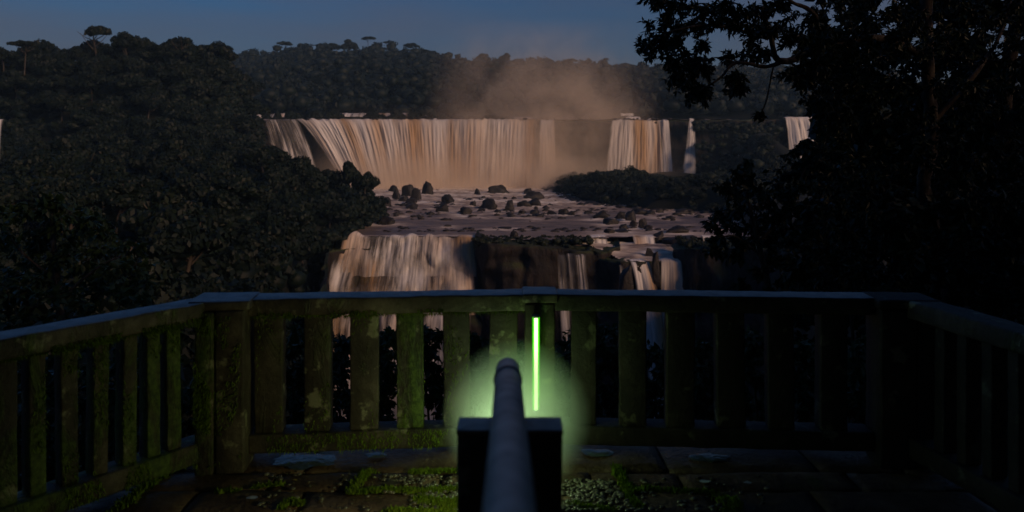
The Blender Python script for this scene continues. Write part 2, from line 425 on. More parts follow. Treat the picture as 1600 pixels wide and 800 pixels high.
cliff('cliff_under_the_brown_falls', [(20, 170), (24, 166), (38, 165.5), (41, 164)],
      [TERR - 3.4, TERR - 3.3, TERR - 3.3, TERR - 2.6], POOL - 2, .7, 60, 1.2, back=9, lean=7, seed=13, kind='structure')
cliff('gorge_cliff', [(36.8, 168), (38.5, 162), (46, 158), (60, 150), (78, 140)],
      [TERR - 1.2, TERR - .2, TERR + .6, TERR + 2, TERR + 4], POOL - 2, .9, 55, 2.2, back=9, lean=4, seed=19, kind='structure')
cliff('gorge_cliff_beside_the_forest', [(-44, 182), (-43.5, 175), (-38, 150), (-28, 110), (-19, 70)],
      [TERR + .5, TERR, TERR - 1, TERR - 2, TERR - 3], POOL - 2, 1.2, 50, 2.4, back=3, lean=-1, seed=23, kind='structure')

# ------------------------------------------------------------------ water surfaces
def foam_attr(me, vals):
    a = me.attributes.new('foam', 'FLOAT', 'POINT'); a.data.foreach_set('value', np.asarray(vals, np.float32))
BOULDERS = []   # filled below, used for foam
bl = [ # px, py(base), width px, height px
 (620, 311, 20, 14), (636, 307, 20, 20), (651, 312, 18, 17), (629, 315, 16, 9), (645, 318, 18, 10), (668, 304, 19, 20), (617, 300, 16, 10), (597, 322, 26, 14), (701, 318, 21, 16), (693, 331, 19, 13), (727, 334, 20, 13),
 (642, 326, 20, 8), (746, 304, 14, 9), (774, 302, 30, 14), (766, 326, 28, 15), (738, 322, 11, 8), (754, 330, 12, 6), (753, 333, 0, 0), (777, 333, 12, 6),
 (798, 329, 14, 15), (797, 320, 9, 8), (820, 323, 20, 11), (836, 322, 26, 12), (816, 334, 12, 7), (834, 335, 16, 8), (862, 334, 22, 5), (879, 335, 16, 10), (894, 336, 10, 6),
 (755, 311, 8, 5), (790, 311, 7, 4), (803, 312, 9, 5), (838, 311, 32, 12), (824, 303, 14, 9),
 (921, 333, 14, 5), (941, 341, 22, 12), (953, 350, 26, 11), (984, 345, 18, 16), (970, 341, 24, 10), (1003, 356, 13, 16), (990, 353, 12, 8), (974, 358, 15, 8), (1015, 358, 13, 8),
 (997, 334, 26, 9), (1032, 332, 13, 7), (1066, 334, 24, 8), (1050, 343, 11, 5), (1059, 363, 32, 10), (952, 364, 18, 8), (967, 373, 44, 15),
 (1030, 381, 22, 26), (1063, 383, 62, 20), (700, 354, 13, 3), (787, 357, 24, 3), (607, 350, 26, 14), (803, 371, 14, 11), (1016, 402, 14, 20), (1024, 409, 12, 26),
 (979, 430, 24, 44), (712, 284, 26, 10), (640, 288, 46, 12), (585, 290, 10, 12), (816, 284, 38, 22), (870, 285, 26, 20), (786, 285, 14, 9)]
bl = [b for b in bl if b[2] > 0]
def zwat(px, py): 
    if py > 399: return TERR - 3.2
    if py > 368 and px > 920: return TERR - 1.8
    return TERR
for b in bl:
    p = W(b[0], b[1], zwat(b[0], b[1])); BOULDERS.append((p.x, p.y, b[2] / FPX * p.y / 2))
def river_sheet(name, xr, yr, sx, sy, zf, inside, foamf, **k):
    xs = np.arange(xr[0], xr[1] + .01, sx); ys = np.arange(yr[0], yr[1] + .01, sy)
    X, Y = np.meshgrid(xs, ys, indexing='ij')
    amp = .14 + .32 * sstep(205, 300, Y) * (1 - .5 * sstep(360, 400, Y))
    Z = zf(X, Y) + amp * (np.sin(X * .55 + 1.7 * np.sin(Y * .21)) * np.sin(Y * .9 + 1.3 * np.sin(X * .13)) + .6 * np.sin(X * 1.3 + Y * .4) * np.sin(Y * 1.7 - X * .3)) 
    fo = foamf(X, Y)
    for (bx, by, r) in BOULDERS:
        d = np.hypot((X - bx) / 2.2, (Y - by + r * .8) / 1.6); fo = np.maximum(fo, 1.1 * np.exp(-(d / (r + 1.0)) ** 2))
    V = np.stack([X, Y, Z], -1).reshape(-1, 3); F = grid_faces(len(xs), len(ys))
    ok = inside(X, Y).ravel(); F = F[ok[F].all(1)]
    me = mesh_np(name, V, F, True); foam_attr(me, fo.ravel())
    return link(name, me, M['river'], **k)
def f_river(X, Y):
    f = .15 + .75 * sstep(225, 300, Y) + .25 * sstep(330, 395, Y)
    f += .35 * np.sin(X * .09 + Y * .05) * np.sin(Y * .22 + np.sin(X * .06) * 2) * sstep(215, 240, Y)
    f += .9 * np.exp(-((Y - 229 + 6 * np.sin(X * .07)) / 4.0) ** 2) * (.5 + .5 * np.sin(X * .31))
    f += .8 * sstep(188, 183, Y) * (X < -6)
    return np.clip(f, 0, 1.2)
lip = tb([-46, -40, -28, -14, -7, -4, 4, 14, 20, 24, 60, 80], [178, 181.5, 183, 182, 181, 178, 176, 177, 179, 181, 181, 181])
river_sheet('river', (-150, 120), (176, 409), 1.4, 1.1, lambda X, Y: TERR + 0 * X, lambda X, Y: (Y > lip(X) - .6) & (X > bankL(Y) - 6) & (X < bankR(Y) + 8), f_river, kind='structure')
def z_apron(X, Y): return TERR - 1.4 - 2.0 * sstep(180, 165, Y)
river_sheet('rapids', (15, 47), (164.5, 183), .45, .4, z_apron, lambda X, Y: (Y > np.interp(X, [18, 23, 25, 38, 46], [178, 170, 165.5, 165, 164.8])), lambda X, Y: .75 + .35 * np.sin(X * .8 + Y * .5) * np.sin(Y * .9) + .5 * sstep(178, 181, Y), kind='structure')
river_sheet('gorge_pool', (-60, 80), (26, 185), 3, 3, lambda X, Y: POOL + 0 * X, lambda X, Y: Y > 0, lambda X, Y: .5 + .5 * sstep(120, 165, Y), kind='structure')
river_sheet('upper_river', (-170, 140), (402.5, 440), 3, 3, lambda X, Y: CREST + .05 + .1 * sstep(402, 440, Y), lambda X, Y: Y > 0, lambda X, Y: .5 + 0 * X, kind='structure')

def waterfall(name, x0, x1, Y0, z0, z1, material, out=4.0, latp=1.0, lat=None, lat0=0.0, lat1=0.0, spread=0.0, dx=.35, nv=36, rough=.5, seed=0,
              steps=None, lip_wob=.5, parent=None, edge=1.2, ztopf=None, fade_top=0, **k):
    n = max(6, int((x1 - x0) / dx)); V = []; UV = []; E = []
    for i in range(n):
        u = i / (n - 1); x = x0 + (x1 - x0) * u
        yc = Y0(x) if callable(Y0) else Y0
        yc += lip_wob * 1.5 * noise.noise(Vector((x * .07, seed, 0)))
        zt = (ztopf(x) if ztopf else z0) + lip_wob * .7 * noise.noise(Vector((x * .3, seed + 3, 0)))
        b1 = noise.noise(Vector((x * .16, seed + 1.5, 0))); b2 = noise.noise(Vector((x * .75, seed + 4.5, 0)))
        for j in range(nv):
            v = (j / (nv - 1)) ** 1.15 if j else 0
            if v == 0: yy = yc + 1.5
            drop = v
            o = out * math.sqrt(drop) * (1 + .35 * b1 + .16 * b2)
            y = yc + (1.5 if j == 0 else 0) - o
            z = zt + (z1 - zt) * drop
            l = (lat1 + (lat0 - lat1) * (1 - u) ** latp) * (drop ** .75) + spread * (u - .5) * math.sqrt(drop)
            xx = x + l
            if steps:
                for (sz, sd, sp) in steps:      # rock ledges that throw the water outward
                    zz = sz + 3.0 * noise.noise(Vector((x * .12, seed + sz, 0)))
                    q = 1 / (1 + math.exp(-(zz - z) * 1.6)); y -= sd * q * (1 + .8 * noise.noise(Vector((x * sp, sz, seed))))
            nn = noise.noise(Vector((x * .9, z * .05, seed + 8))) + .5 * noise.noise(Vector((x * 2.2, z * .12, seed + 9)))
            y -= rough * nn * min(1, drop * 6)
            if steps: y -= 2.4 * max(0, noise.noise(Vector((x * .16, z * .14, seed + 20)))) + .35 * abs(noise.noise(Vector((x * .4, z * .2, seed + 21))))
            z += (.25 * noise.noise(Vector((xx * .5, z * .5, seed))) if j else 0)
            V.append((xx, y, z)); UV.append((x + seed * 13.1, (zt - z)))
            ed = min((x - x0), (x1 - x)) / edge + .35 * noise.noise(Vector((z * .2, seed, x * .4))) + .1; E.append(max(0, min(1, ed)) * (min(1, (zt - z + .2 + .5 * noise.noise(Vector((x, seed, 3)))) / fade_top) if fade_top and zt - z < fade_top else 1))
    me = mesh_np(name, V, grid_faces(n, nv), True, UV)
    a = me.attributes.new('edge', 'FLOAT', 'POINT'); a.data.foreach_set('value', np.array(E, np.float32))
    return link(name, me, material, parent, **k)
def XP(px, Y): return (px - 800) / FPX * Y
# the wide curtain: two sheets, one behind the other
YC = 402
wf = empty('waterfall', (0, YC, TERR), label='wide curtain waterfall, the broadest of all, in orange-lit mist', cat='waterfall')
wf_x = lambda px: XP(px, YC)
def child_fall(name, par, **kw):
    o = waterfall(name, parent=par, **kw)
    o.data.transform(Matrix.Translation(-par.location)); return o
curt = lambda x: 401.5 + 5.0 * np.exp(-((x + 40) / 28) ** 2) * 0
child_fall('water_sheet', wf, x0=wf_x(462), x1=wf_x(842), Y0=YC - .5, z0=CREST + .3, z1=TERR - .3, material=M['curtain'], out=7,
           latp=2.6, lat0=28, lat1=-1.5, rough=.9, lip_wob=1.6, seed=1, nv=40, dx=.4, edge=4)
child_fall('water_sheet', wf, x0=wf_x(470), x1=wf_x(838), Y0=YC + .6, z0=CREST + .15, z1=TERR - .3, material=M['curtain'], out=4.5,
           latp=2.6, lat0=25, lat1=-1.5, rough=1.2, seed=2, nv=30, dx=.6, edge=4)
waterfall('waterfall', wf_x(843), wf_x(867), YC - .2, CREST + .1, TERR, M['curtain'], out=4.5, lat0=-1, lat1=1, rough=.6, seed=7, dx=.3, edge=1.2,
          label='separate narrow column of water at the misty end of the wide curtain', cat='waterfall')
waterfall('waterfall', wf_x(410), wf_x(464), YC - .8, CREST + .1, TERR, M['thin_fall'], out=4, lat0=10, lat1=15, seed=5, dx=.35,
          label='thin bluish streams over black rock, beside the wide curtain waterfall', cat='waterfall')
waterfall('waterfall', wf_x(956), wf_x(1040), YC - .5, CREST, TERR, M['curtain'], out=5, lat0=-4.5, lat1=1, rough=.8, lip_wob=1.5, seed=9,
          label='medium curtain waterfall standing alone above the dark green bushes', cat='waterfall')
waterfall('waterfall', wf_x(1035), wf_x(1044), YC - .8, CREST, TERR, M['white_fall'], out=4, lat0=-1, lat1=2, rough=.4, seed=12, edge=.5,
          label='narrow strand of water beside the medium curtain waterfall', cat='waterfall')
waterfall('waterfall', wf_x(1072), wf_x(1080), 394.5, CREST + .2, TERR, M['white_fall'], out=4, lat0=-5.5, lat1=0, rough=.4, seed=14, edge=.5, dx=.15,
          label='slim leaning white waterfall that widens downwards, alone on the dark cliff', cat='waterfall')
waterfall('waterfall', wf_x(1218), wf_x(1300), 395, CREST + 1.2, -6, M['white_fall'], out=5, lat0=1, lat1=3, seed=16, rough=.8,
          label='pale waterfall half hidden by the leaves of the overhanging tree', cat='waterfall')
waterfall('waterfall', XP(1150, 385), XP(1155, 385), 383, -3.5, -9.5, M['white_fall'], out=1, seed=18, edge=.4, dx=.15,
          label='tiny white trickle high on the wooded cliff', cat='waterfall')
waterfall('waterfall', XP(-14, 190), XP(7, 190), 190, 8.2, -2.2, M['white_fall'], out=1.5, seed=20, edge=.6, dx=.2,
          label='thin pale waterfall sliver at the edge of the dark forest slope', cat='waterfall')
# upstream rapids
for (a, b, yy, zt, h, s) in ((398, 432, 432, 19.3, 3.2, 30), (436, 470, 438, 19.8, 3.0, 31), (520, 640, 436, 20.0, 3.0, 32), (640, 668, 430, 18.6, 2, 35), (795, 832, 424, 17.2, 2.0, 36)):
    waterfall('rapids', XP(a, yy), XP(b, yy), yy, zt, zt - h * .8, M['lower_fall'], out=7, seed=s, nv=12, rough=.4, dx=.6,
              label={30: 'short white rapid at the far end of the upper river, beside the forest', 31: 'second short white rapid of the upper river', 32: 'long broken white rapid behind the wide curtain waterfall',
                     35: 'small low rapid between bushes on the upper river', 36: 'low rapid in orange mist above the wide curtain'}[s], cat='rapid')
for (a, b, yy, zt, h, s) in ((968, 990, 450, 20.5, 1.8, 37), (997, 1026, 462, 22.0, 1.8, 38), (976, 1000, 428, 17.6, 1.8, 39)):
    waterfall('rapids', XP(a, yy), XP(b, yy), yy, zt, zt - h, M['white_fall'], out=4, seed=s, nv=8, rough=.3, dx=.5,
              label={37: 'small white rapid above the medium curtain waterfall', 38: 'uppermost small white rapid above the medium curtain waterfall', 39: 'low white rapid at the lip of the medium curtain waterfall'}[s], cat='rapid')
# lower falls
LC = lambda x: float(np.interp(x, [-44, -40, -28, -14, -7], [177.5, 181, 182.6, 181.6, 180.6]))
lw = empty('waterfall', (-25, 178, POOL), label='broad tiered cascade in front of the river, spilling over stepped rock', cat='waterfall')
child_fall('water_sheet', lw, x0=-41, x1=-8.8, Y0=LC, z0=TERR + .25, z1=TERR - 9, material=M['lower_fall'], out=2.4, lat0=-1, lat1=.5, rough=.3, seed=41, dx=.2, nv=40,
           steps=[(TERR - 3.2, 1.6, .2)], lip_wob=1.6, ztopf=lambda x: TERR + .1 + 1.3 * max(0, noise.noise(Vector((x * .22, 5, 5)))))
LT2 = lambda x: TERR - 4.6 + 3.6 * noise.noise(Vector((x * .13, 9, 2))) + .8 * noise.noise(Vector((x * .35, 9, 7)))
child_fall('water_sheet', lw, x0=-42.2, x1=-9, Y0=lambda x: LC(x) - 3.2 + 1.2 * noise.noise(Vector((x * .2, 1, 1))), z0=TERR - 4, z1=TERR - 17, ztopf=LT2, material=M['lower_fall'], out=3.4, lat0=-1.6, lat1=.8, rough=.35, seed=44, fade_top=3.2, dx=.2, nv=50, lip_wob=.8,
           steps=[(TERR - 9, 2.2, .25)])
LT3 = lambda x: TERR - 10.5 + 4.0 * noise.noise(Vector((x * .11, 19, 2))) + .9 * noise.noise(Vector((x * .35, 19, 7)))
child_fall('water_sheet', lw, x0=-43.2, x1=-9.5, Y0=lambda x: LC(x) - 7.6 + 1.5 * noise.noise(Vector((x * .2, 11, 1))), z0=TERR - 10, z1=POOL, ztopf=LT3, material=M['lower_fall'], out=5, lat0=-2, lat1=.6, rough=.4, seed=47, fade_top=3.8, dx=.24, nv=60, lip_wob=.8,
           steps=[(TERR - 16, 2.5, .2), (TERR - 25, 2.5, .2)])
wc = empty('waterfall', (14, 168, POOL), label='thin white streams down the middle of the dark rock island', cat='waterfall')
for (a, b, yy, zt, s) in ((870, 884, 168.2, TERR - 2.4, 51), (884, 898, 168.0, TERR - 2.2, 52), (897, 915, 168.0, TERR - 2.4, 53)):
    child_fall('water_stream', wc, x0=XP(a, yy), x1=XP(b, yy), Y0=yy, z0=zt, z1=POOL + 15, material=M['thin_fall'], out=3.4, lat0=.6, lat1=.8, rough=.5, seed=s, dx=.12, nv=50, edge=.8,
               steps=[(TERR - 7, 1.2, .4), (TERR - 11, .8, .4)], lip_wob=.3)
YR = 165.2
waterfall('waterfall', XP(984, YR), XP(1014, YR), YR, TERR - 3.1, POOL, M['brown_fall'], out=6, lat0=4, lat1=5.5, rough=.7, seed=55, dx=.14, nv=60, edge=.5,
          label='brown-streaked waterfall leaning around the dark rock pillar', cat='waterfall')
waterfall('waterfall', XP(1033, YR), XP(1064, YR), YR, TERR - 3.0, POOL, M['brown_fall'], out=6, lat0=-2.2, lat1=1.6, rough=.7, seed=58, dx=.14, nv=60, edge=.5,
          label='straight tan waterfall between two dark rocks', cat='waterfall')
waterfall('waterfall', XP(966, YR), XP(972, YR), YR - 1.2, TERR - 4, POOL, M['thin_fall'], out=3, lat0=.2, lat1=.8, rough=.4, seed=59, dx=.12, nv=40, edge=.3,
          label='faint thread of water beside the rock pillar', cat='waterfall')
waterfall('waterfall', XP(922, 182), XP(948, 182), 182, TERR + .25, TERR - 1.5, M['white_fall'], out=2.2, seed=61, dx=.12, nv=16, edge=.5, rough=.3,
          label='short fan of white water pouring off the flat river', cat='cascade')
waterfall('waterfall', XP(988, 182), XP(1022, 182), 182, TERR + .25, TERR - 1.5, M['white_fall'], out=2.2, seed=63, dx=.12, nv=16, edge=.5, rough=.3,
          label='low ledge of white water between two groups of boulders', cat='cascade')
waterfall('waterfall', XP(1095, 182), XP(1130, 182), 182, TERR + .25, TERR - 1.5, M['white_fall'], out=2.2, seed=65, dx=.12, nv=16, edge=.5, rough=.3,
          label='low ledge of white water beside the bank tree', cat='cascade')
waterfall('waterfall', XP(1006, 268), XP(1022, 268), 268, TERR + 2.4, TERR, M['white_fall'], out=1.6, seed=67, dx=.15, nv=14, edge=.4, rough=.3,
          label='small white cascade in a gap between the bushes', cat='cascade')

# ------------------------------------------------------------------ boulders
BL = ['jagged rock of the clump beside the forest bank, first out from the trees', 'tallest jagged rock of the clump beside the forest bank', 'jagged rock of the clump beside the forest bank, facing the tall boulder', 'low rock at the front of the jagged clump', 'wide low rock at the foot of the jagged clump', 'tall dark boulder beside the jagged rocks', 'small rock at the forest bank by the foam', 'dark rock at the foot of the forest', 'rounded dark boulder alone in pink water',
 'wedge shaped boulder below the rounded one', 'black round boulder alone at the edge of the calm water', 'flat dark rock below the jagged rocks', 'small round boulder in hazy rapids', 'broad boxy boulder in hazy rapids',
 'big domed boulder in the middle of the rapids', 'small knob of rock beside the domed boulder', 'low rock touching the domed boulder', 'small low rock in front of the domed boulder', 'upright black boulder in the middle of the row',
 'little rock perched behind the upright black boulder', 'rounded half of the twin boulder', 'long half of the twin boulder', 'small dome of rock under the twin boulder', 'low dome of rock at the calm water edge', 'flat line of rock in the boulder row',
 'round boulder ending the flat line of rock', 'small rock after the flat line', 'tiny rock in orange foam', 'tiny pale rock in orange foam', 'tiny flat rock in orange foam', 'wide hazy rock veiled by mist', 'small hazy rock veiled by mist',
 'low flat rock at the start of the rock chain', 'second rock of the rock chain', 'third bulky rock of the rock chain', 'tall rock of the rock chain', 'long rock of the rock chain', 'upright block ending the rock chain',
 'small rock squeezed in the rock chain', 'detached rock below the rock chain', 'small triangular rock by the rock chain', 'dark block at the bush edge', 'small rock off the bush edge', 'dark square rock off the bush edge', 'tiny rock in calm violet water',
 'flat topped rock above the long mossy rock', 'small rock at the ledge', 'broad dark rock splitting the ledge', 'tall knob at the end of the long mossy rock', 'long low mossy rock in the rapids', 'thin sliver of rock in calm water near the cascade',
 'thin long sliver of rock in calm water', 'dark rock under the forest at the river bend', 'pointed rock at the island tip', 'short dark rock between the brown waterfalls', 'tall dark rock between the brown waterfalls',
 'tall mossy rock pillar beside the brown waterfall', 'hazy rock at the foot of the wide curtain', 'long hazy rock at the foot of the wide curtain', 'small hazy spike of rock by the forest', 'big rounded rock islet veiled in mist', 'misty rock islet next to the bushes', 'little misty rock under the curtain']
def boulder_mesh(seed, sub=3, pw=1.0):
    v, f = ico(sub); v = v.copy()
    if pw != 1: v = np.sign(v) * np.abs(v) ** pw
    r = np.random.default_rng(seed)
    for _ in range(9):
        d = sph(1, r)[0]; d[2] = d[2] * .6 + .1; d /= np.linalg.norm(d); h = r.uniform(.45, .85); pr = v @ d
        v = v - np.maximum(pr - h, 0)[:, None] * d * .85
    out = []
    for p in v:
        q = Vector(p); out.append((q * (1 + (.30 if pw == 1 else .16) * fbm(q * 1.9 + Vector((seed * 3.1, 0, 0)), 4)))[:])
    return mesh_np('boulder', out, f)
bms = [boulder_mesh(100 + i) for i in range(12)]
boxy = [boulder_mesh(200 + i, 3, .45) for i in range(4)]
for i, b in enumerate(bl):
    z = zwat(b[0], b[1]); p = W(b[0], b[1], z)
    o = link('boulder', boxy[i % 4] if (b[3] > 18 and b[0] > 900) or i % 4 == 3 else bms[i % 12], M['boulder'])
    wd = b[2] / FPX * p.y / 2; ht = max(b[3] / FPX * p.y, .25)
    if b[3] > 30 or (b[0] > 1010 and b[0] < 1030 and b[1] > 400): ht *= 1.15; z -= ht * .45
    o.location = (p.x, p.y, z + ht * .10); o.scale = (wd * 1.28, wd * (.8 if b[3] > 5 else .5), ht * .98)
    o.rotation_euler = (0, 0, random.uniform(-.35, .35))
    tag(o, BL[i] if i < len(BL) else 'dark boulder in the river', 'boulder', 'boulders in the river')
# small countless stones in the rapids: one mass
A = Acc(); v1, f1 = ico(1)
for _ in range(330):
    px = random.uniform(600, 1110); py = random.choice([random.gauss(332, 5), random.uniform(298, 345), random.uniform(355, 362)])
    if py < 292: continue
    p = W(px, py, TERR)
    if p.x < bankL(p.y) or p.x > bankR(p.y) + 1: continue
    r = random.uniform(.2, .85)
    A.add(v1 * np.array([r * 1.4, r, r * .6]) * (1 + .25 * rng.normal(0, .5, (len(v1), 1))) + np.array(p), f1)
for _ in range(110):
    y = random.uniform(236, 392); r = random.uniform(.4, 1.5)
    A.add(v1 * np.array([r * 1.4, r, r * .7]) * (1 + .3 * rng.normal(0, .5, (len(v1), 1))) + np.array((float(bankR(y)) + random.uniform(-3.5, 1.5), y, TERR)), f1)
for _ in range(46):
    x = XP(random.choice([random.uniform(404, 866), random.uniform(955, 1045)]), YC); r = random.uniform(.2, .7)
    A.add(v1 * np.array([r * random.uniform(1, 2.6), r, r * .9]) * (1 + .25 * rng.normal(0, .5, (len(v1), 1))) + np.array((x, YC - random.uniform(.3, 2.2), CREST + .35)), f1)
for _ in range(75):
    p = W(random.uniform(600, 1105), random.gauss(325, 11), TERR)
    if p.x < bankL(p.y) or p.x > bankR(p.y) + 1 or p.y > 380: continue
    r = random.uniform(.7, 1.5)
    A.add(v1 * np.array([r * 1.3, r, r * .75]) * (1 + .3 * rng.normal(0, .5, (len(v1), 1))) + np.array(p), f1)
link('small_river_rocks', A.mesh('small_river_rocks'), M['boulder'], kind='stuff')

# ------------------------------------------------------------------ forest
def crown_mesh(seed, nb=13, n=2600, R=1.0, H=.62, leaf=.075, core=True, bl=(.28, .46), umbrella=False):
    r = np.random.default_rng(seed); A = Acc(); B = []
    for i in range(nb):
        a = r.uniform(0, 2 * math.pi); q = math.sqrt(r.uniform(0, 1)) * .72 * R
        if umbrella: z = H * .5 * (1 - (q / R) ** 2) + r.uniform(-.05, .05)
        else: z = H * (1 - (q / R) ** 1.6) * r.uniform(.15, 1.0)
        br = r.uniform(*bl) * (1 if not umbrella else .75); B.append((np.array([math.cos(a) * q, math.sin(a) * q, z]), br))
    per = n // nb
    for c, br in B:
        d = sph(per, r); d[:, 2] = np.where(d[:, 2] < -.2, -d[:, 2] * .6, d[:, 2]); d = unit(d)
        flat = .42 if umbrella else .72
        C = c + d * br * np.array([1, 1, flat]) * r.uniform(.8, 1.12, (per, 1))
        V, F = cards(C, d, leaf, r=r); A.add(V, F)
        if core:
            v, f = ico(1); A.add(c + v * br * np.array([.8, .8, flat * .75]), f)
    return A.mesh('crown')
crowns = [crown_mesh(10 + i, nb=random.randint(10, 17), H=random.uniform(.5, .85)) for i in range(7)]
umbr = [crown_mesh(30 + i, nb=11, n=1500, H=.6, leaf=.065, umbrella=True, bl=(.22, .42)) for i in range(3)]
def tree_trunk(seed, pale=False, limbs=5, spread=.26, r0=.035, forks=.55):
    r = random.Random(seed); A = Acc()
    top = Vector((r.uniform(-.08, .08), r.uniform(-.08, .08), 1.0))
    pts = [Vector((0, 0, -.25)), Vector((r.uniform(-.03, .03), r.uniform(-.03, .03), .4)), top * .8 + Vector((0, 0, 0)), top]
    A.add(*tube(smooth_path(pts, 4), np.linspace(r0, r0 * .45, 13), 6))
    for i in range(limbs):
        a = 2 * math.pi * i / limbs + r.uniform(-.4, .4); h = r.uniform(forks, .9)
        s = top * h; e = s + Vector((math.cos(a) * spread, math.sin(a) * spread, r.uniform(.2, .4)))
        A.add(*tube(smooth_path([s, (s + e) / 2 + Vector((0, 0, -.03)), e], 3), np.linspace(r0 * .5, r0 * .15, 7), 5))
    return A.mesh('trunk')
trunks = [tree_trunk(i) for i in range(4)]; utrunk = [tree_trunk(20 + i, limbs=7, spread=.42, r0=.03) for i in range(3)]
def place_tree(x, y, zg, H, R, label, group=None, variant=0, umbrella=False, pale=False, cat='tree', rz=None, flat=1.0, name='rainforest_tree'):
    rz = random.uniform(0, 6.28) if rz is None else rz
    t = empty(name, (x, y, zg), rz, label=label, cat=cat, group=group)
    cm = (umbr if umbrella else crowns)[variant % (3 if umbrella else 7)]
    ch = R * (.42 if umbrella else .8) * flat
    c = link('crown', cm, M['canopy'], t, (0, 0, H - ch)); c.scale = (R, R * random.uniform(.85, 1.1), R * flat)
    tm = (utrunk if umbrella else trunks)[variant % 3]
    k = link('trunk', tm, M['bark'], t, (0, 0, 0)); k.scale = (H * .8, H * .8, H - ch * .6)
    if pale: k.material_slots[0].link = 'OBJECT'; k.material_slots[0].material = M['pale_bark']
    return t
cand = []
rr = np.random.default_rng(5)
N = 26000
cy = 45 + (395 - 45) * rr.uniform(0, 1, N) ** .8; cx = XP(rr.uniform(-70, 640, N), cy)
z_ = ground(cx, cy); sl = bankL(cy) - cx
pick = []
cell = {}
for i in range(N):
    if sl[i] < 3.5 or (cy[i] > 340 and cx[i] > -125): continue
    s = 5.2 + cy[i] * .026
    if any((cx[i] - q[0]) ** 2 + (cy[i] - q[1]) ** 2 < (.5 * (s + q[2])) ** 2 for q in pick): continue
    pick.append((cx[i], cy[i], s))
pick.sort(key=lambda q: q[1])
print('left trees', len(pick))
skip_left = lambda px, py: px < 26 and 178 < py < 250
fill = []
def tree_group(x, y):
    sl = float(bankL(y) - x)
    if y > 275: return 'dark rainforest tree in the crowd below the skyline ridge', 'trees of the high ridge'
    if sl < 18: return 'dark rainforest tree leaning over the river bank at the forest edge', 'trees along the river bank'
    if y < 110: return 'dark rainforest tree low on the slope just beyond the balustrade', 'trees of the near slope'
    return 'dark rainforest tree in the middle of the wooded slope', 'trees of the wooded slope'
vis = [q for q in pick]
random.shuffle(vis)
for k, (x, y, s) in enumerate(vis):
    if k >= 268: fill.append((x, y, s)); continue
    zg = float(ground(x, y)); px = 800 + FPX * x / y
    H = random.uniform(9.5, 14.5) * (.75 + .25 * min(1, y / 220)); R = s * random.uniform(.56, .72)
    if bankL(y) - x < 14: H *= .72
    if px < 14 and y < 190 and y > 120: H *= .45
    lab, grp = tree_group(x, y)
    pale = (k % 19 == 0)
    if pale: lab = lab.replace('dark rainforest tree', 'tree with a pale bare trunk')
    place_tree(x, y, zg, H, R, lab, grp, variant=k, flat=random.uniform(.85, 1.2), pale=pale)
# emergent skyline trees that can be told apart
def skyline(px, ytop, ybase, Y, R, label, um=True, v=0, flat=1.0, grp=None):
    p = P(px, ytop, Y); zg = P(px, ybase, Y).z
    return place_tree(p.x, p.y, zg, p.z - zg, R, label, grp, variant=v, umbrella=um, flat=flat, rz=v)
skyline(38, 64, 112, 290, 6.4, 'flat umbrella shaped tree alone on the forest skyline', True, 0)
skyline(150, 40, 112, 300, 7.2, 'tallest spreading tree rising over the forest skyline', True, 1, 2.0)
skyline(198, 52, 112, 300, 5.0, 'upright bushy crown beside the tallest skyline tree', False, 2, 1.5)
skyline(222, 60, 112, 305, 5.2, 'broad dark crown on the skyline beside the upright one', False, 3, 1.4)
skyline(282, 61, 112, 300, 4.2, 'small umbrella tree at the dip of the forest skyline', True, 2, 1.2)
skyline(268, 72, 112, 305, 6.0, 'low rounded crown under the small umbrella tree', False, 4, 1.0)
skyline(90, 76, 112, 300, 6.0, 'round dark crown on the skyline next to the umbrella tree', False, 5, 1.1)
skyline(120, 74, 112, 302, 5.5, 'low dark crown on the skyline before the tallest tree', False, 1, 1.1)
skyline(328, 86, 112, 300, 6.5, 'last dark crown where the forest ridge falls to the river', False, 6, 1.2)
skyline(5, 76, 112, 285, 5, 'dark crown at the very edge of the forest ridge', False, 2, 1.2)
skyline(542, 252, 285, 215, 4.6, 'rounded bank tree standing out in front of the wide curtain', False, 1, 1.7)
skyline(570, 270, 300, 212, 3.8, 'small bushy tree at the tip of the forested bank', False, 3, 1.6)
for i, (px, py, Y, R, um) in enumerate(((446, 65, 870, 11, 1), (575, 57, 880, 12, 1), (606, 64, 880, 7, 1), (642, 68, 880, 12, 1), (663, 77, 870, 9, 1), (520, 65, 880, 9, 0), (545, 64, 880, 10, 0), (756, 84, 890, 9, 0), (788, 83, 890, 10, 0), (892, 92, 890, 10, 1), (855, 91, 890, 7, 0), (677, 80, 880, 8, 0), (502, 70, 880, 7, 0), (470, 70, 880, 8, 0))):
    L = ['umbrella tree standing proud on the far ridge, first of the row', 'widest umbrella tree on the far ridge', 'thin small tree next to the widest far umbrella tree', 'flat topped tree on the far ridge with its trunk against the sky',
         'sloping crown tree on the far ridge after the flat topped one', 'rounded tree on the far ridge before the highest point', 'second rounded tree on the far ridge before the highest point', 'square bushy tree on the low far ridge over the mist',
         'domed bushy tree on the low far ridge over the mist', 'flat crown tree on the low far ridge', 'little knob of a tree on the low far ridge', 'round crown where the far ridge drops', 'slim tree on the rising far ridge', 'low broad tree on the rising far ridge']
    skyline(px, py, py + 15, Y, R, L[i], bool(um), i, 1.1 if um else 1.2)

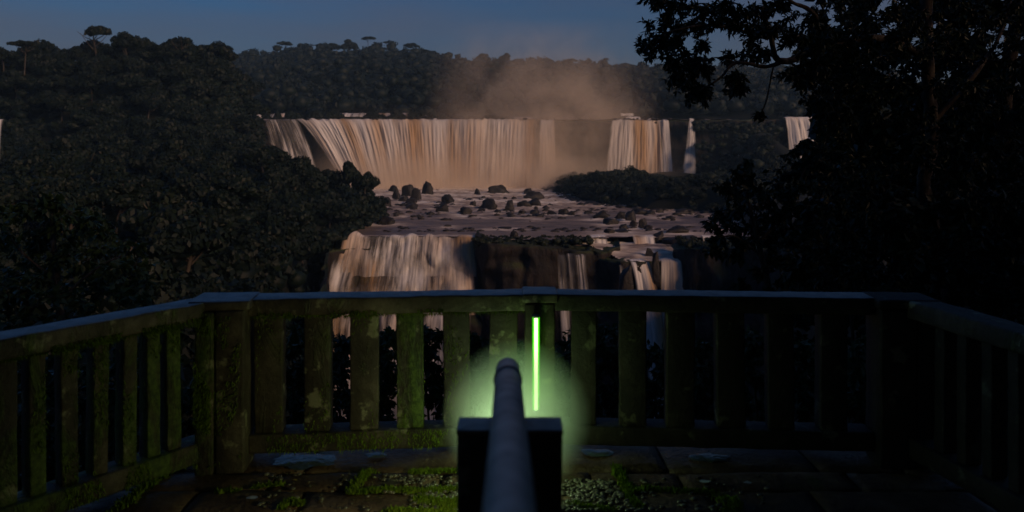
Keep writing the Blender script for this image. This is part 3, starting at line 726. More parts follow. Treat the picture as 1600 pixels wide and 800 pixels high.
def canopy_mass(name, pts, material, cardn=60, sub=1, leaf=.16, **k):
    """one mass of many crowns: pts = (x, y, ground z, radius, height)"""
    A = Acc(); v, f = ico(sub)
    for (x, y, z, R, H) in pts:
        o = np.array([x, y, z + H - R * .55])
        d = v * (1 + .22 * rng.normal(0, 1, (len(v), 1)) * .6)
        A.add(o + d * np.array([R * .82, R * .82, R * .6]), f)
        nb = 5
        for b in range(nb):
            c = o + np.array([*(rng.uniform(-.55, .55, 2) * R), rng.uniform(-.05, .4) * R]); n = cardn // nb
            dd = sph(n); dd[:, 2] = np.abs(dd[:, 2]) * .9 - .12
            V, F = cards(c + dd * R * .48, dd, R * leaf); A.add(V, F)
    return link(name, A.mesh(name), material, kind='stuff', **k)
# gaps between the counted trees: one understorey mass
under = [(x, y, float(ground(x, y)), s * .62, random.uniform(8, 12)) for (x, y, s) in fill]
rr2 = np.random.default_rng(9)
for _ in range(2600):
    y = rr2.uniform(30, 392); x = XP(rr2.uniform(-60, 620), y); s = bankL(y) - x
    if s < .5: continue
    if y > 340 and x > -118: continue
    hh = rr2.uniform(2.5, 6) * (1 if s > 6 else .6)
    under.append((x, y, float(ground(x, y)), rr2.uniform(2.0, 3.6), hh))
for _ in range(130):
    y = rr2.uniform(172, 262); under.append((float(bankL(y)) + rr2.uniform(-4, 1.5), y, TERR - .6, rr2.uniform(1.2, 2.2), rr2.uniform(1.2, 3.2)))
for _ in range(800):
    y = rr2.uniform(245, 402); x = XP(rr2.uniform(270, 408), y)
    if bankL(y) - x < -1: continue
    under.append((x, y, float(ground(x, y)), rr2.uniform(2.2, 3.8), rr2.uniform(3, 6)))
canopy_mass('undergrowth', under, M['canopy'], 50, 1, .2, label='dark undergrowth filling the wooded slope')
# far hill forest
far = []
rr3 = np.random.default_rng(11)
for _ in range(5200):
    y = 446 + 500 * rr3.uniform(0, 1) ** .8; px = rr3.uniform(250, 1400)
    x = XP(px, y)
    far.append((x, y, float(ground(x, y)), rr3.uniform(4.5, 8.5), rr3.uniform(8, 15) + 7 * (rr3.uniform() < .12)))
canopy_mass('far_forest', far, M['far_canopy'], 45, 1, .2, label='far forested hill behind the falls')
# bushes along the upper river
k = 0
LBU = ['round bush on the upper river lip above the thin streams', 'bush on the upper river next to the first rapid', 'broad low bush between two far rapids', 'dark bush above the start of the wide curtain', 'dark dome of bush before the long rapid',
       'large bush over the middle of the wide curtain', 'second large bush over the wide curtain', 'bush in haze on the upper river', 'misty bush above the wide curtain', 'faint bush in the orange mist', 'last faint bush in the orange mist']
for (a, b, ytop, yy) in ((410, 424, 174, 420), (430, 440, 170, 420), (446, 470, 171, 424), (484, 500, 172, 420), (506, 536, 169, 420), (572, 606, 169, 418), (604, 632, 171, 416), (640, 668, 170, 418), (664, 700, 171, 416), (700, 750, 176, 418), (750, 800, 178, 418)):
    x = XP((a + b) / 2, yy); R = (b - a) / 2 / FPX * yy * 1.15; zt = EYE + (HZ - ytop) / FPX * yy
    t = empty('bush', (x, yy, CREST), label=LBU[k], cat='bush', group='bushes on the upper river')
    c = link('crown', crowns[k % 7], M['bank_bush'], t, (0, 0, 0)); c.scale = (R, R, (zt - CREST) / .95); k += 1
# bush mound between the second fall and the river
mound = []
for _ in range(6000):
    y = rr3.uniform(238, 396); x = rr3.uniform(16, 140); s = x - bankR(y)
    if s < 1.5 or 800 + FPX * x / y > 1260: continue
    if 1003 < 800 + FPX * x / y < 1024 and y < 275: continue
    sp = 4.6 + (y - 240) * .012
    if any((x - q[0]) ** 2 + (y - q[1]) ** 2 < sp * sp for q in mound): continue
    mound.append((x, y))
print('mound', len(mound))
random.shuffle(mound)
ext = []
for k, (x, y) in enumerate(mound):
    zg = float(ground(x, y)); R = random.uniform(2.4, 3.8); px = 800 + FPX * x / y
    H = random.uniform(2.5, 5.0)
    if x > 110: H *= 1.8; R *= 1.4
    pt = np.interp(px, [860, 900, 950, 975, 1000, 1015, 1060, 1085, 1130, 1150, 1200, 1212, 1300], [272, 266, 266, 258, 258, 272, 275, 272, 262, 225, 205, 240, 245]) + random.uniform(0, 6)
    zc = EYE - (pt - HZ) / FPX * y
    if zc - zg < .6: continue
    H = min(H, zc - zg); R = min(R, H * 1.3 + .8)
    if k >= 240: ext.append((x, y, zg, R, H)); continue
    t = empty('bush', (x, y, zg), random.uniform(0, 6), cat='bush',
              label=('dense low bush at the water edge of the green mound' if x - bankR(y) < 6 else 'dense low bush at the misty end of the green mound' if px < 940 else 'dense low bush on the green mound below the medium curtain waterfall' if px < 1050 else 'dense low bush on the green mound below the slim waterfall') if px < 1140 else 'bushy tree on the wooded cliff under the pale waterfall',
              group='bushes on the green mound' if px < 1140 else 'trees on the wooded cliff')
    c = link('crown', crowns[k % 7], M['bank_bush'], t, (0, 0, -.4)); c.scale = (R, R, H * 1.1)
for _ in range(1500):
    y = rr3.uniform(236, 398); x = rr3.uniform(16, 150); px = 800 + FPX * x / y
    if x - bankR(y) < .3 or px > 1290 or (1003 < px < 1024 and y < 275): continue
    zg = float(ground(x, y)); pt = np.interp(px, [860, 900, 950, 975, 1000, 1015, 1060, 1085, 1130, 1150, 1200, 1212, 1300], [272, 266, 266, 258, 258, 272, 275, 272, 262, 225, 205, 240, 245]) + 3
    zc = EYE - (pt - HZ) / FPX * y; H = min(rr3.uniform(1.2, 2.6), zc - zg)
    if H > .3: ext.append((x, y, zg, rr3.uniform(1.2, 2.2), H))
if ext: canopy_mass('mound_undergrowth', ext, M['bank_bush'], 60, 1, .18, label='undergrowth between the bushes of the mound')
# forest clinging to the cliff beside the slim fall
cl = []
for _ in range(420):
    px = rr3.uniform(1085, 1216); py = rr3.uniform(188, 285)
    if px < 1150 and py > 196 and rr3.uniform() < .8: continue
    y = 394 - (py - 188) * .18; p = P(px, py, y); cl.append((p.x, p.y, p.z - 3, rr3.uniform(1.8, 3.2), 3))
canopy_mass('cliff_undergrowth', cl, M['canopy'], 60, 1, .18, label='shrubs clinging to the dark cliff')
# low greenery on the rock island, gorge cliff and around lips
A = []
for _ in range(150):
    px = rr3.uniform(742, 925); x = XP(px, 176); y = rr3.uniform(171.5, 181) + (1.5 if px < 900 else 1)
    A.append((x, y, TERR - .6 - (1.3 if px > 860 and y < 175 else 0), rr3.uniform(.5, 1.3), rr3.uniform(.3, 1.1)))
for _ in range(120):
    x = rr3.uniform(38, 75); y = 168 - (x - 38) * .6 + rr3.uniform(-5, 8); A.append((x, y, TERR - .5 + (x - 40) * .08, rr3.uniform(.8, 2.0), rr3.uniform(.6, 2)))
canopy_mass('island_greenery', A, M['bank_bush'], 60, 1, .2, label='low greenery on top of the dark rock island')
# unseen jungle behind and above the viewer, put in to shade the terrace
jb = []
for _ in range(46):
    x, y = rr3.uniform(-8, 10), rr3.uniform(-9, 3.2); jb.append((x, y, 0, rr3.uniform(1.8, 2.6), rr3.uniform(8.5, 13)))
for _ in range(170):
    a = math.radians(rr3.uniform(70, 250)); d = rr3.uniform(9, 55)
    x, y = math.sin(a) * d, math.cos(a) * d
    jb.append((x, y - 2, -1, rr3.uniform(2.6, 4.2), rr3.uniform(7, 17)))
for _ in range(60):
    a = math.radians(rr3.uniform(75, 180)); d = rr3.uniform(7, 14); jb.append((math.sin(a) * d, math.cos(a) * d - 1, -1, rr3.uniform(1.8, 2.8), rr3.uniform(2, 9)))
canopy_mass('shading_jungle', jb, M['canopy'], 160, 2, .12, label='dense unseen jungle behind and over the terrace, put in to shade it')

# ------------------------------------------------------------------ near foliage with real leaves
def leaves(base, dirs, L, w, r, droop=.35):
    """folded pointed leaves: base (n,3), dirs (n,3) -> verts, tris"""
    n = len(base); dirs = dirs.copy(); dirs[:, 2] -= droop; D = unit(dirs)
    S = unit(np.cross(D, r.normal(0, .6, (n, 3)) + np.array([0, 0, 1.0]))); U = np.cross(S, D)
    L = np.asarray(L).reshape(-1, 1) * r.uniform(.6, 1.25, (n, 1)); ww = L * w
    mid = base + D * L * .45
    V = np.stack([base, mid - S * ww + U * ww * .35, base + D * L - U * L * .08, mid + S * ww + U * ww * .35], 1).reshape(-1, 3)
    i = np.arange(n) * 4
    F = np.concatenate([np.stack([i, i + 1, i + 2], 1), np.stack([i, i + 2, i + 3], 1)])
    return V, F
def foliage(clusters, r, leafL, per, w=.22, twigs=6, droop=.35):
    """clusters: (centre, radius, from-direction) -> leaf mesh, twig mesh"""
    AL, AT = Acc(), Acc()
    for c, R in clusters:
        c = np.array(c); nt_ = max(3, int(twigs))
        start = c + np.array([r.uniform(.2, .6), r.uniform(-.3, .3), r.uniform(.1, .5)]) * R
        for _ in range(nt_):
            end = c + sph(1, r)[0] * R * np.array([1, 1, .8]) * r.uniform(.55, 1.1)
            m1 = (start + end) / 2 + r.normal(0, .12, 3) * R
            ts = np.linspace(0, 1, 5)[:, None]
            pts = (1 - ts) ** 2 * start + 2 * ts * (1 - ts) * m1 + ts ** 2 * end
            AT.add(*tube([Vector(p) for p in pts], [R * .016, R * .013, R * .010, R * .008, R * .005], 3))
            n = max(2, per // nt_); tt = r.uniform(.15, 1.03, (n, 1))
            B = (1 - tt) ** 2 * start + 2 * tt * (1 - tt) * m1 + tt ** 2 * end
            ax = unit(end - start); D = unit(ax * .6 + sph(n, r))
            AL.add(*leaves(B, D, leafL, w, r, droop))
    return AL, AT
def near_tree(name, base, trunk_pts, trunk_r, limbs, clusters, leafL, per, label, seed, cat='tree', w=.2, lm='near_leaf', bark='bark', twigs=6, group=None):
    r = np.random.default_rng(seed); b = Vector(base)
    t = empty(name, b, label=label, cat=cat, group=group)
    sp = smooth_path([Vector(p) for p in trunk_pts], 8)
    k = link('trunk', None or (lambda A: (A.add(*tube([p - b for p in sp], np.linspace(trunk_r[0], trunk_r[1], len(sp)), 12, .5)), A.mesh('trunk', True))[1])(Acc()), M[bark], t)
    for (pts, r0, r1) in limbs:
        s2 = smooth_path([Vector(p) for p in pts], 7); A = Acc(); A.add(*tube([p - b for p in s2], np.linspace(r0, r1, len(s2)), 8, .4))
        link('limb', A.mesh('limb', True), M[bark], t)
    cl = [(Vector(c) - b, R) for c, R in clusters]
    AL, AT = foliage(cl, r, leafL, per, w, twigs)
    link('foliage', AL.mesh('foliage'), M[lm], t); link('twigs', AT.mesh('twigs'), M['bark'], t, kind='stuff')
    return t
rn = np.random.default_rng(21)
def blob(pxy, Y, dY, rpx, n=1, jit=0):
    out = []
    for (px, py) in pxy:
        for _ in range(n):
            y = Y + rn.uniform(-dY, dY); q = P(px + rn.normal(0, jit), py + rn.normal(0, jit), y); out.append((q, rpx / FPX * y))
    return out
# A: overhanging tree with its fine leaves
edge = [(1016, 10), (1040, 8), (1022, 34), (1045, 36), (1020, 62), (1012, 84), (1040, 60), (1062, 20), (1064, 50), (1058, 78), (1040, 96), (1068, 100), (1052, 118), (1085, 14), (1090, 45), (1086, 74), (1094, 100),
        (1084, 122), (1074, 152), (1088, 140), (1108, 20), (1112, 50), (1106, 120), (1098, 142), (1136, 14), (1140, 40), (1138, 100), (1150, 120), (1148, 140), (1160, 20), (1166, 52), (1168, 80), (1186, 20), (1190, 48),
        (1186, 92), (1208, 14), (1214, 50), (1232, 66), (1232, 110), (1224, 14), (1252, 58), (1262, 84), (1250, 112), (1276, 34), (1282, 62), (1276, 110), (1262, 132), (1276, 152), (1296, 130), (1300, 90), (1296, 160), (1290, 180), (1318, 176)]
cls = blob(edge, 10.5, 1.2, 19, 2, 7)
cls += blob([(x, y) for x in range(1250, 1340, 26) for y in range(20, 250, 26) if not (x < 1296 and y > 160) and not (y < 130 and (x // 26 + y // 26) % 3 == 0)], 11, 1, 20, 1, 8)
mass = [(x, y) for x in range(1286, 1640, 30) for y in range(-10, 480, 30)]
mass = [(x, y) for (x, y) in mass if not (1290 < x < 1420 and 185 < y < 240 and (x * 7 + y) % 3) and not (1500 < x < 1575 and 0 < y < 120 and (x + y) % 4 == 0)]
cls += blob(mass, 11.5, 1.5, 24, 1, 9)
cls += blob([(x, y) for x in range(1290, 1640, 40) for y in range(-10, 190, 36)], 12, 1.5, 24, 1, 10)
tb0 = P(1492, 560, 12)
near_tree('overhanging_tree', P(1492, 620, 12), [P(1492, 620, 12), P(1478, 430, 12), P(1455, 340, 12), P(1443, 285, 11.9), P(1456, 220, 12), P(1450, 120, 12), P(1447, -60, 12)], (.12, .09),
          [([P(1450, 90, 12), P(1380, 60, 11.5), P(1300, 70, 11), P(1222, 96, 10.8), P(1205, 60, 10.6), P(1190, 10, 10.4)], .07, .03),
           ([P(1222, 96, 10.8), P(1196, 104, 10.6), P(1150, 98, 10.4), P(1125, 122, 10.2), P(1092, 142, 10)], .035, .008),
           ([P(1300, 70, 11), P(1270, 20, 10.8), P(1235, 2, 10.6), P(1215, -20, 10.5)], .04, .015),
           ([P(1150, 98, 10.4), P(1120, 90, 10.3), P(1080, 100, 10.2)], .014, .005),
           ([P(1200, 60, 10.6), P(1120, 40, 10.4), P(1060, 46, 10.2), P(1020, 60, 10)], .03, .007),
           ([P(1208, 104, 10.7), P(1203, 130, 10.7), P(1197, 158, 10.7), P(1190, 176, 10.7)], .012, .010),
           ([P(1450, 200, 12), P(1520, 120, 12), P(1560, 60, 12.3), P(1580, 0, 12.5)], .05, .02)],
          cls + blob([(1187, 181)], 10.7, 0, 7, 1), .105, 105, 'large overhanging tree with fine dark leaves and a lichened crooked trunk', 31)
# B: taller dark tree behind it
cls = blob([(x, y) for x in range(1310, 1720, 44) for y in range(-60, 500, 44) if not (y < 130 and rn.uniform() < .45)], 18, 2, 36, 2, 14)
near_tree('dark_tree', P(1578, 560, 18), [P(1578, 560, 18), P(1574, 300, 18), P(1570, 150, 18), P(1590, 20, 18), P(1600, -80, 18)], (.22, .12),
          [([P(1572, 180, 18), P(1520, 120, 18), P(1480, 40, 18)], .09, .04), ([P(1574, 260, 18), P(1480, 240, 17.5), P(1400, 260, 17)], .09, .03)],
          cls, .30, 120, 'dense black tree behind the crooked lichened trunk', 33, w=.3)
# C: leafy bank tree in front of the river
top = [(1158, 262), (1150, 280), (1166, 284), (1180, 300), (1135, 296), (1150, 306), (1140, 330), (1165, 330), (1195, 316), (1212, 300), (1225, 312), (1236, 330), (1210, 336), (1185, 345), (1130, 345), (1122, 362), (1148, 362), (1175, 368),
       (1200, 368), (1225, 360), (1118, 376), (1112, 390), (1250, 345), (1270, 330), (1255, 300), (1240, 270), (1258, 250), (1270, 230), (1290, 236), (1275, 262), (1285, 290)]
cls = blob(top, 15, 1.0, 20, 1, 3)
cls += blob([(x, y) for x in range(1235, 1330, 28) for y in range(255, 480, 28)], 15, 1.2, 24, 1, 7)
cls += blob([(1130, 400), (1150, 395), (1200, 395), (1215, 380), (1230, 400), (1190, 425), (1220, 440), (1240, 430), (1160, 380), (1170, 440), (1200, 455), (1235, 458)], 15, 1, 16, 1, 5)
near_tree('bank_tree', P(1215, 640, 15), [P(1215, 640, 15), P(1205, 480, 15), P(1185, 380, 15), P(1165, 300, 15), P(1158, 266, 15)], (.08, .02),
          [([P(1190, 400, 15), P(1150, 370, 14.8), P(1120, 372, 14.6)], .03, .008), ([P(1185, 380, 15), P(1225, 330, 15), P(1260, 260, 15)], .04, .01)],
          cls, .16, 90, 'leafy tree whose pointed top stands before the river bank', 35, w=.27)
# the wooded right bank behind them
rb = []
for _ in range(420):
    y = rn.uniform(24, 90); px = rn.uniform(1325, 1750); x = XP(px, y)
    top = 1.75 + (225 - rn.uniform(140, 330)) / 1160 * y; z = float(ground(x, y)); R = y * .045 + .6
    rb.append((x, y, z, R, max(3, top - z)))
canopy_mass('bank_forest', rb, M['canopy'], 220, 1, .14, label='dark wooded bank behind the overhanging tree')
# D: shrubs low on the far side of the terrace
for i, (x0, x1, y0, Y, lab) in enumerate(((1250, 1400, 330, 13, 'dark shrub filling the space under the overhanging tree'), (1390, 1620, 330, 11, 'tall dark shrub behind the corner of the balustrade'),)):
    c = blob([(x, y) for x in range(x0, x1, 32) for y in range(y0, 620, 34)], Y, 1.0, 26, 1, 9)
    near_tree('shrub', P((x0 + x1) / 2, 700, Y), [P((x0 + x1) / 2, 700, Y), P((x0 + x1) / 2 + 8, 560, Y), P((x0 + x1) / 2, 430, Y)], (.05, .015), [], c, .17, 90, lab, 40 + i, cat='shrub', w=.3)
# near-left leafy tree below the rail
c = blob([(70, 316), (100, 325), (40, 330), (130, 345), (90, 350), (20, 345), (160, 365), (120, 375), (60, 370), (10, 380), (185, 395), (150, 400), (100, 400), (50, 400), (205, 420), (170, 430), (130, 430), (80, 430), (30, 430), (215, 448), (190, 460), (150, 460), (100, 460), (50, 460), (5, 460)], 20, 1.4, 24, 2, 6)
c += blob([(x, y) for x in range(-20, 240, 34) for y in range(470, 640, 34)], 19, 1.4, 28, 1, 8)
near_tree('broadleaf_tree', P(90, 760, 20), [P(90, 760, 20), P(95, 520, 20), P(85, 400, 20), P(80, 330, 20)], (.14, .04),
          [([P(92, 470, 20), P(150, 420, 20), P(190, 400, 20)], .05, .015), ([P(90, 440, 20), P(40, 400, 20), P(15, 370, 20)], .05, .015)], c, .24, 60,
          'broadleaf tree with larger green leaves rising just past the balustrade', 44, w=.28, lm='bush_leaf')
# bushes right behind the balusters
bsh = [(q[0], q[1] - (22 if 450 < q[0] < 960 else 0), q[2], q[3]) for q in [(405, 560, 6.8, 26), (460, 545, 7.0, 30), (530, 560, 6.6, 30), (604, 552, 6.4, 34), (668, 548, 6.6, 34), (740, 560, 6.6, 30), (790, 566, 6.8, 28), (900, 552, 6.8, 32), (955, 545, 6.8, 32), (1024, 560, 6.6, 30), (1098, 552, 6.4, 34),
       (1182, 530, 6.4, 36), (1262, 545, 6.4, 36), (1345, 545, 6.4, 40), (1430, 540, 6.2, 44), (1530, 545, 5.6, 50), (330, 560, 6.8, 30), (250, 570, 6.6, 34), (160, 580, 6.2, 40), (60, 590, 5.8, 44)]]
LB = ['glossy bush behind the first gap past the corner post', 'glossy bush behind the second gap of the mossy balusters', 'glossy bush seen against pale water through the third gap', 'glossy bush with open leaves against the white cascade', 'glossy bush behind the greenest baluster',
      'dim bush behind the baluster next to the glow', 'dim bush hidden behind the hand rail', 'green-lit bush beside the light tube', 'dim bush behind the dark balusters after the light tube', 'bush in front of the tan waterfall seen between dark balusters',
      'bush with bright gaps behind the next dark balusters', 'dark bush with a white glint of water behind it', 'ferny dark bush behind the dark balusters', 'last dark bush before the dark corner post', 'black bush outside the dark corner post', 'black bush outside the dark side rail',
      'black bush outside the mossy corner post', 'black bush outside the mossy side rail', 'second black bush outside the mossy side rail', 'third black bush outside the mossy side rail']
for i, (px, py, Y, r) in enumerate(bsh):
    cs = []
    for yy in range(py, 800, 26):
        f = min(1, .55 + (yy - py) / 120)
        for _ in range(5): cs += blob([(px + rn.uniform(-r, r) * f, yy)], Y, .35, 17, 1, 4)
    near_tree('bush', P(px, 860, Y), [P(px, 860, Y), P(px + 4, 700, Y), P(px - 3, 600, Y)], (.02, .006), [], cs, .075, 60, LB[i], 60 + i, cat='bush', w=.26, lm='bush_leaf', twigs=5, group='bushes behind the balusters')

# ------------------------------------------------------------------ balustrade
def rough_box(L, D, H, seed=0, cut=.06, bev=.012, jit=.006):
    """box centred in x,y, standing on z=0"""
    bm = bmesh.new(); bmesh.ops.create_cube(bm, size=1)
    bmesh.ops.scale(bm, vec=(L, D, H), verts=bm.verts); bmesh.ops.translate(bm, vec=(0, 0, H / 2), verts=bm.verts)
    bmesh.ops.bevel(bm, geom=bm.edges[:], offset=bev, segments=2, profile=.6, affect='EDGES')
    for ax, size in ((0, L), (1, D), (2, H)):
        n = min(int(size / cut), 60)
        for k in range(1, n):
            co = [0, 0, 0]; co[ax] = -size / 2 + size * k / n + (H / 2 if ax == 2 else 0); no = [0, 0, 0]; no[ax] = 1
            bmesh.ops.bisect_plane(bm, geom=bm.verts[:] + bm.edges[:] + bm.faces[:], plane_co=co, plane_no=no)
    for v in bm.verts:
        q = v.co + Vector((seed * 2.3, seed * 1.1, 0)); d = Vector((noise.noise(q * 7), noise.noise(q * 7 + Vector((5, 5, 5))), noise.noise(q * 7 + Vector((9, 1, 3)))))
        e = Vector((noise.noise(q * 25), noise.noise(q * 25 + Vector((5, 5, 5))), noise.noise(q * 25 + Vector((9, 1, 3)))))
        v.co += d * jit * .55 + e * jit * .5
    return from_bm('rough_box', bm, True)
def moss_tufts(area_pts, n, L, seed):
    """short hanging strands; area_pts(r, n) -> positions, normals"""
    r = np.random.default_rng(seed); C, N = area_pts(r, n)
    S = unit(r.normal(0, 1, (n, 3))); l = L * r.uniform(.4, 1.6, (n, 1))
    tip = C + N * l * .5 + np.array([0, 0, -1.0]) * l * r.uniform(.2, 1, (n, 1)) + S * l * .35
    V = np.stack([C - S * l * .16, C + S * l * .16, tip], 1).reshape(-1, 3)
    return V, np.arange(3 * n).reshape(n, 3)
def panel(A, B, bal, label, mats, ztop=.91, rail_d=.17, bal_w=.15, bal_d=.1, moss=0, seed=0, wave=0):
    """A, B: plan ends; bal: distances of the baluster centres from A"""
    A = Vector((*A, 0)); B = Vector((*B, 0)); d = B - A; L = d.length; ang = math.atan2(d.y, d.x)
    root = empty('balustrade', A, ang, label=label, cat='balustrade', group='balustrade sections round the terrace')
    rail = link('handrail', rough_box(L, rail_d, .095, seed, .07), mats[0], root, (L / 2, 0, ztop - .095))
    br = link('bottom_rail', rough_box(L, .15, .105, seed + 1, .07), mats[1], root, (L / 2, 0, .065))
    for k, s in enumerate(bal):
        w_ = bal_w if not isinstance(bal_w, list) else bal_w[k]
        o = link('baluster', rough_box(w_, bal_d, ztop - .095 - .172 + .006, seed + 3 + k, .05, .008, .005), mats[2][k] if isinstance(mats[2], list) else mats[2], root, (s, 0, .169)); o.rotation_euler = (0, random.uniform(-.012, .012), random.uniform(-.05, .05)); o.scale = (random.uniform(.93, 1.05), 1, 1)
    if moss:
        r = np.random.default_rng(seed + 77)
        def ap(r, n):
            C = np.zeros((n, 3)); Nn = np.zeros((n, 3)); Nn[:, 1] = -1
            k = r.integers(0, 3, n)
            bb = np.array(bal)[r.integers(0, len(bal), n)]
            C[:, 0] = np.where(k == 0, r.uniform(0, L, n), np.where(k == 1, r.uniform(0, L, n), bb + r.uniform(-.5, .5, n) * (bal_w if not isinstance(bal_w, list) else .12)))
            C[:, 1] = np.where(k == 2, -bal_d / 2, np.where(k == 0, -rail_d / 2, -.075)) - .002
            C[:, 2] = np.where(k == 0, ztop - .1 + .03 * r.uniform(0, 1, n) ** 2, np.where(k == 1, r.uniform(.07, .17, n), r.uniform(.17, .81, n)))
            keep = np.array([noise.noise(Vector((c[0] * 6, c[2] * 3, seed))) for c in C]) > .05
            C[~keep, 1] += .03
            return C, Nn
        Vm, Fm = moss_tufts(ap, moss, .018, seed + 5)
        link('moss', mesh_np('moss', Vm, Fm), M['moss'], root, kind='stuff')
    return root
def along(A, B, pxs):
    """distance from A on segment A-B seen at pixel column px"""
    out = []
    for px in pxs:
        k = (px - 800) / FPX; dx, dy = B[0] - A[0], B[1] - A[1]
        t = (k * A[1] - A[0]) / (dx - k * dy); out.append(t * math.hypot(dx, dy))
    return out
cA, cB = (-1.44, 4.10), (.075, 4.235)
S = [M['mossy_stone'], M['stone']]
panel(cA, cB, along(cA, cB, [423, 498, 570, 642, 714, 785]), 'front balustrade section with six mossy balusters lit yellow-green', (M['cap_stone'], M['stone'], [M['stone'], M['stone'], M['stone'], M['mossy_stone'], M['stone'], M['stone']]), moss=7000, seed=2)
cC, cD = (.24, 4.235), (1.99, 4.13)
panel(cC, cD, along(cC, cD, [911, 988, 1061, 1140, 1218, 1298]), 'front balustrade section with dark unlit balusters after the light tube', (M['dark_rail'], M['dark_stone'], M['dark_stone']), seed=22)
lA, lB = (-2.68, 2.71), (-1.66, 4.02)
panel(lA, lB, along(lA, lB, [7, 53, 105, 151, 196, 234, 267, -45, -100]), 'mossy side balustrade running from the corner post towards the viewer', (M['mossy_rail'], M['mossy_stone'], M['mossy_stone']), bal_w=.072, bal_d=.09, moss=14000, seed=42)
rA, rB = (2.20, 4.0), (2.38, 3.1)
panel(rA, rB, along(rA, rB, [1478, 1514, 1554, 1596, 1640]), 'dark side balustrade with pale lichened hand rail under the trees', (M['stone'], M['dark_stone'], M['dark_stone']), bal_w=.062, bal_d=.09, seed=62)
def post(name, pieces, label, loc):
    root = empty(name, loc, label=label, cat='post')
    for i, (n_, x, y, wx, wy, h, rz, mt) in enumerate(pieces):
        o = link(n_, rough_box(wx, wy, h, 80 + i + int(loc[0] * 10), .06), mt, root, (x, y, 0)); o.rotation_euler = (0, 0, rz)
    return root
pz = math.radians(5)
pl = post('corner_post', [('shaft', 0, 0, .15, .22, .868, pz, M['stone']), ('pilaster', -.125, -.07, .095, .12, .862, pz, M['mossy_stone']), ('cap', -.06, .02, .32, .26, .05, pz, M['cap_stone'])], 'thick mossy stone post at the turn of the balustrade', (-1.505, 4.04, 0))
pl.children[-1].location = (-.06, .02, .868) if pl.children[-1].name.startswith('cap') else pl.children[-1].location
for ch in pl.children:
    if ch.name.startswith('cap'): ch.location = (-.06, .02, .866)
pc = post('centre_post', [('shaft', 0, 0, .17, .2, .86, 0, M['stone']), ('cap', 0, 0, .20, .23, .052, 0, M['cap_stone'])], 'stone post that carries the glowing green light tube', (.157, 4.245, 0))
for ch in pc.children:
    if ch.name.startswith('cap'): ch.location = (0, 0, .862)
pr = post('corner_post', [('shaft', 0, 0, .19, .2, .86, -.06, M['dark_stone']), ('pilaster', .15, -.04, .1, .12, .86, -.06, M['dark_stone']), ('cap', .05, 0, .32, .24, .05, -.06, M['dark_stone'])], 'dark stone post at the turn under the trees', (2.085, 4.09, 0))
for ch in pr.children:
    if ch.name.startswith('cap'): ch.location = (.05, 0, .864)
r_ = np.random.default_rng(5)
def ap(r, n):
    C = np.zeros((n, 3)); Nn = np.zeros((n, 3)); Nn[:, 1] = -1
    k = r.uniform(0, 1, n) < .75
    C[:, 0] = np.where(k, r.uniform(-.172, -.078, n), r.uniform(-.075, .07, n)); C[:, 1] = np.where(k, -.135, -.113) ; C[:, 2] = r.uniform(.05, .84, n)
    keep = np.array([noise.noise(Vector((c[0] * 9, c[2] * 4, 2))) for c in C]) > -.02
    C[~keep, 1] += .03
    return C, Nn
Vm, Fm = moss_tufts(ap, 5000, .019, 6); link('moss', mesh_np('moss', Vm, Fm), M['moss'], pl, kind='stuff')

# ------------------------------------------------------------------ terrace floor: bed + separate slabs
tf = link('terrace_floor', mesh_np('terrace_floor', [(-4.6, -6, -.03), (4, -6, -.03), (2.4, 4.4, -.03), (-1.95, 4.4, -.03), (-4.6, -6, -.6), (4, -6, -.6), (2.4, 4.4, -.6), (-1.95, 4.4, -.6)],
          [(0, 1, 2, 3), (4, 7, 6, 5), (0, 4, 5, 1), (1, 5, 6, 2), (2, 6, 7, 3), (3, 7, 4, 0)]), M['bed'], kind='structure')
rs = random.Random(3)
def slab(x0, x1, y0, y1, seed):
    L, D = x1 - x0 - .016, y1 - y0 - .016
    bm = bmesh.new(); nx, ny = max(4, int(L / .05)), max(4, int(D / .05))
    bmesh.ops.create_grid(bm, x_segments=nx, y_segments=ny, size=.5)
    for v in bm.verts:
        x, y = v.co.x * L, v.co.y * D
        q = Vector((x + seed * 3.3, y + seed, 0)); e = max(abs(v.co.x) * 2, abs(v.co.y) * 2)
        z = .007 * noise.noise(q * 5) + .004 * noise.noise(q * 17) - .012 * (e > .97)
        if e > .97:
            x += .016 * noise.noise(q * 4 + Vector((3, 3, 3))); y += .016 * noise.noise(q * 4)
        v.co = (x, y, z)
    ext = bmesh.ops.extrude_edge_only(bm, edges=[e for e in bm.edges if e.is_boundary])
    for v in ext['geom']:
        if isinstance(v, bmesh.types.BMVert): v.co.z = -.028
    return from_bm('stone_slab', bm, True)
rows = [-.2, .35, .9, 1.45, 1.95, 2.4, 2.82, 3.2, 3.52, 3.77, 3.98, 4.36]
for j in range(len(rows) - 1):
    x = -3.9 + rs.uniform(0, .4)
    while x < 3.8:
        wd = rs.uniform(.45, .95); ym = (rows[j] + rows[j + 1]) / 2
        if x + wd < -1.75 - max(0, 4.0 - ym) * .79 or x > 2.25 + max(0, 4.0 - ym) * .25: x += wd; continue
        o = link('stone_slab', slab(x, x + wd, rows[j], rows[j + 1], rs.uniform(0, 50)), M['slab'], tf)
        o.location = (x + wd / 2, (rows[j] + rows[j + 1]) / 2, rs.uniform(-.004, .004)); o.rotation_euler = (rs.uniform(-.006, .006), rs.uniform(-.006, .006), rs.uniform(-.008, .008))
        x += wd
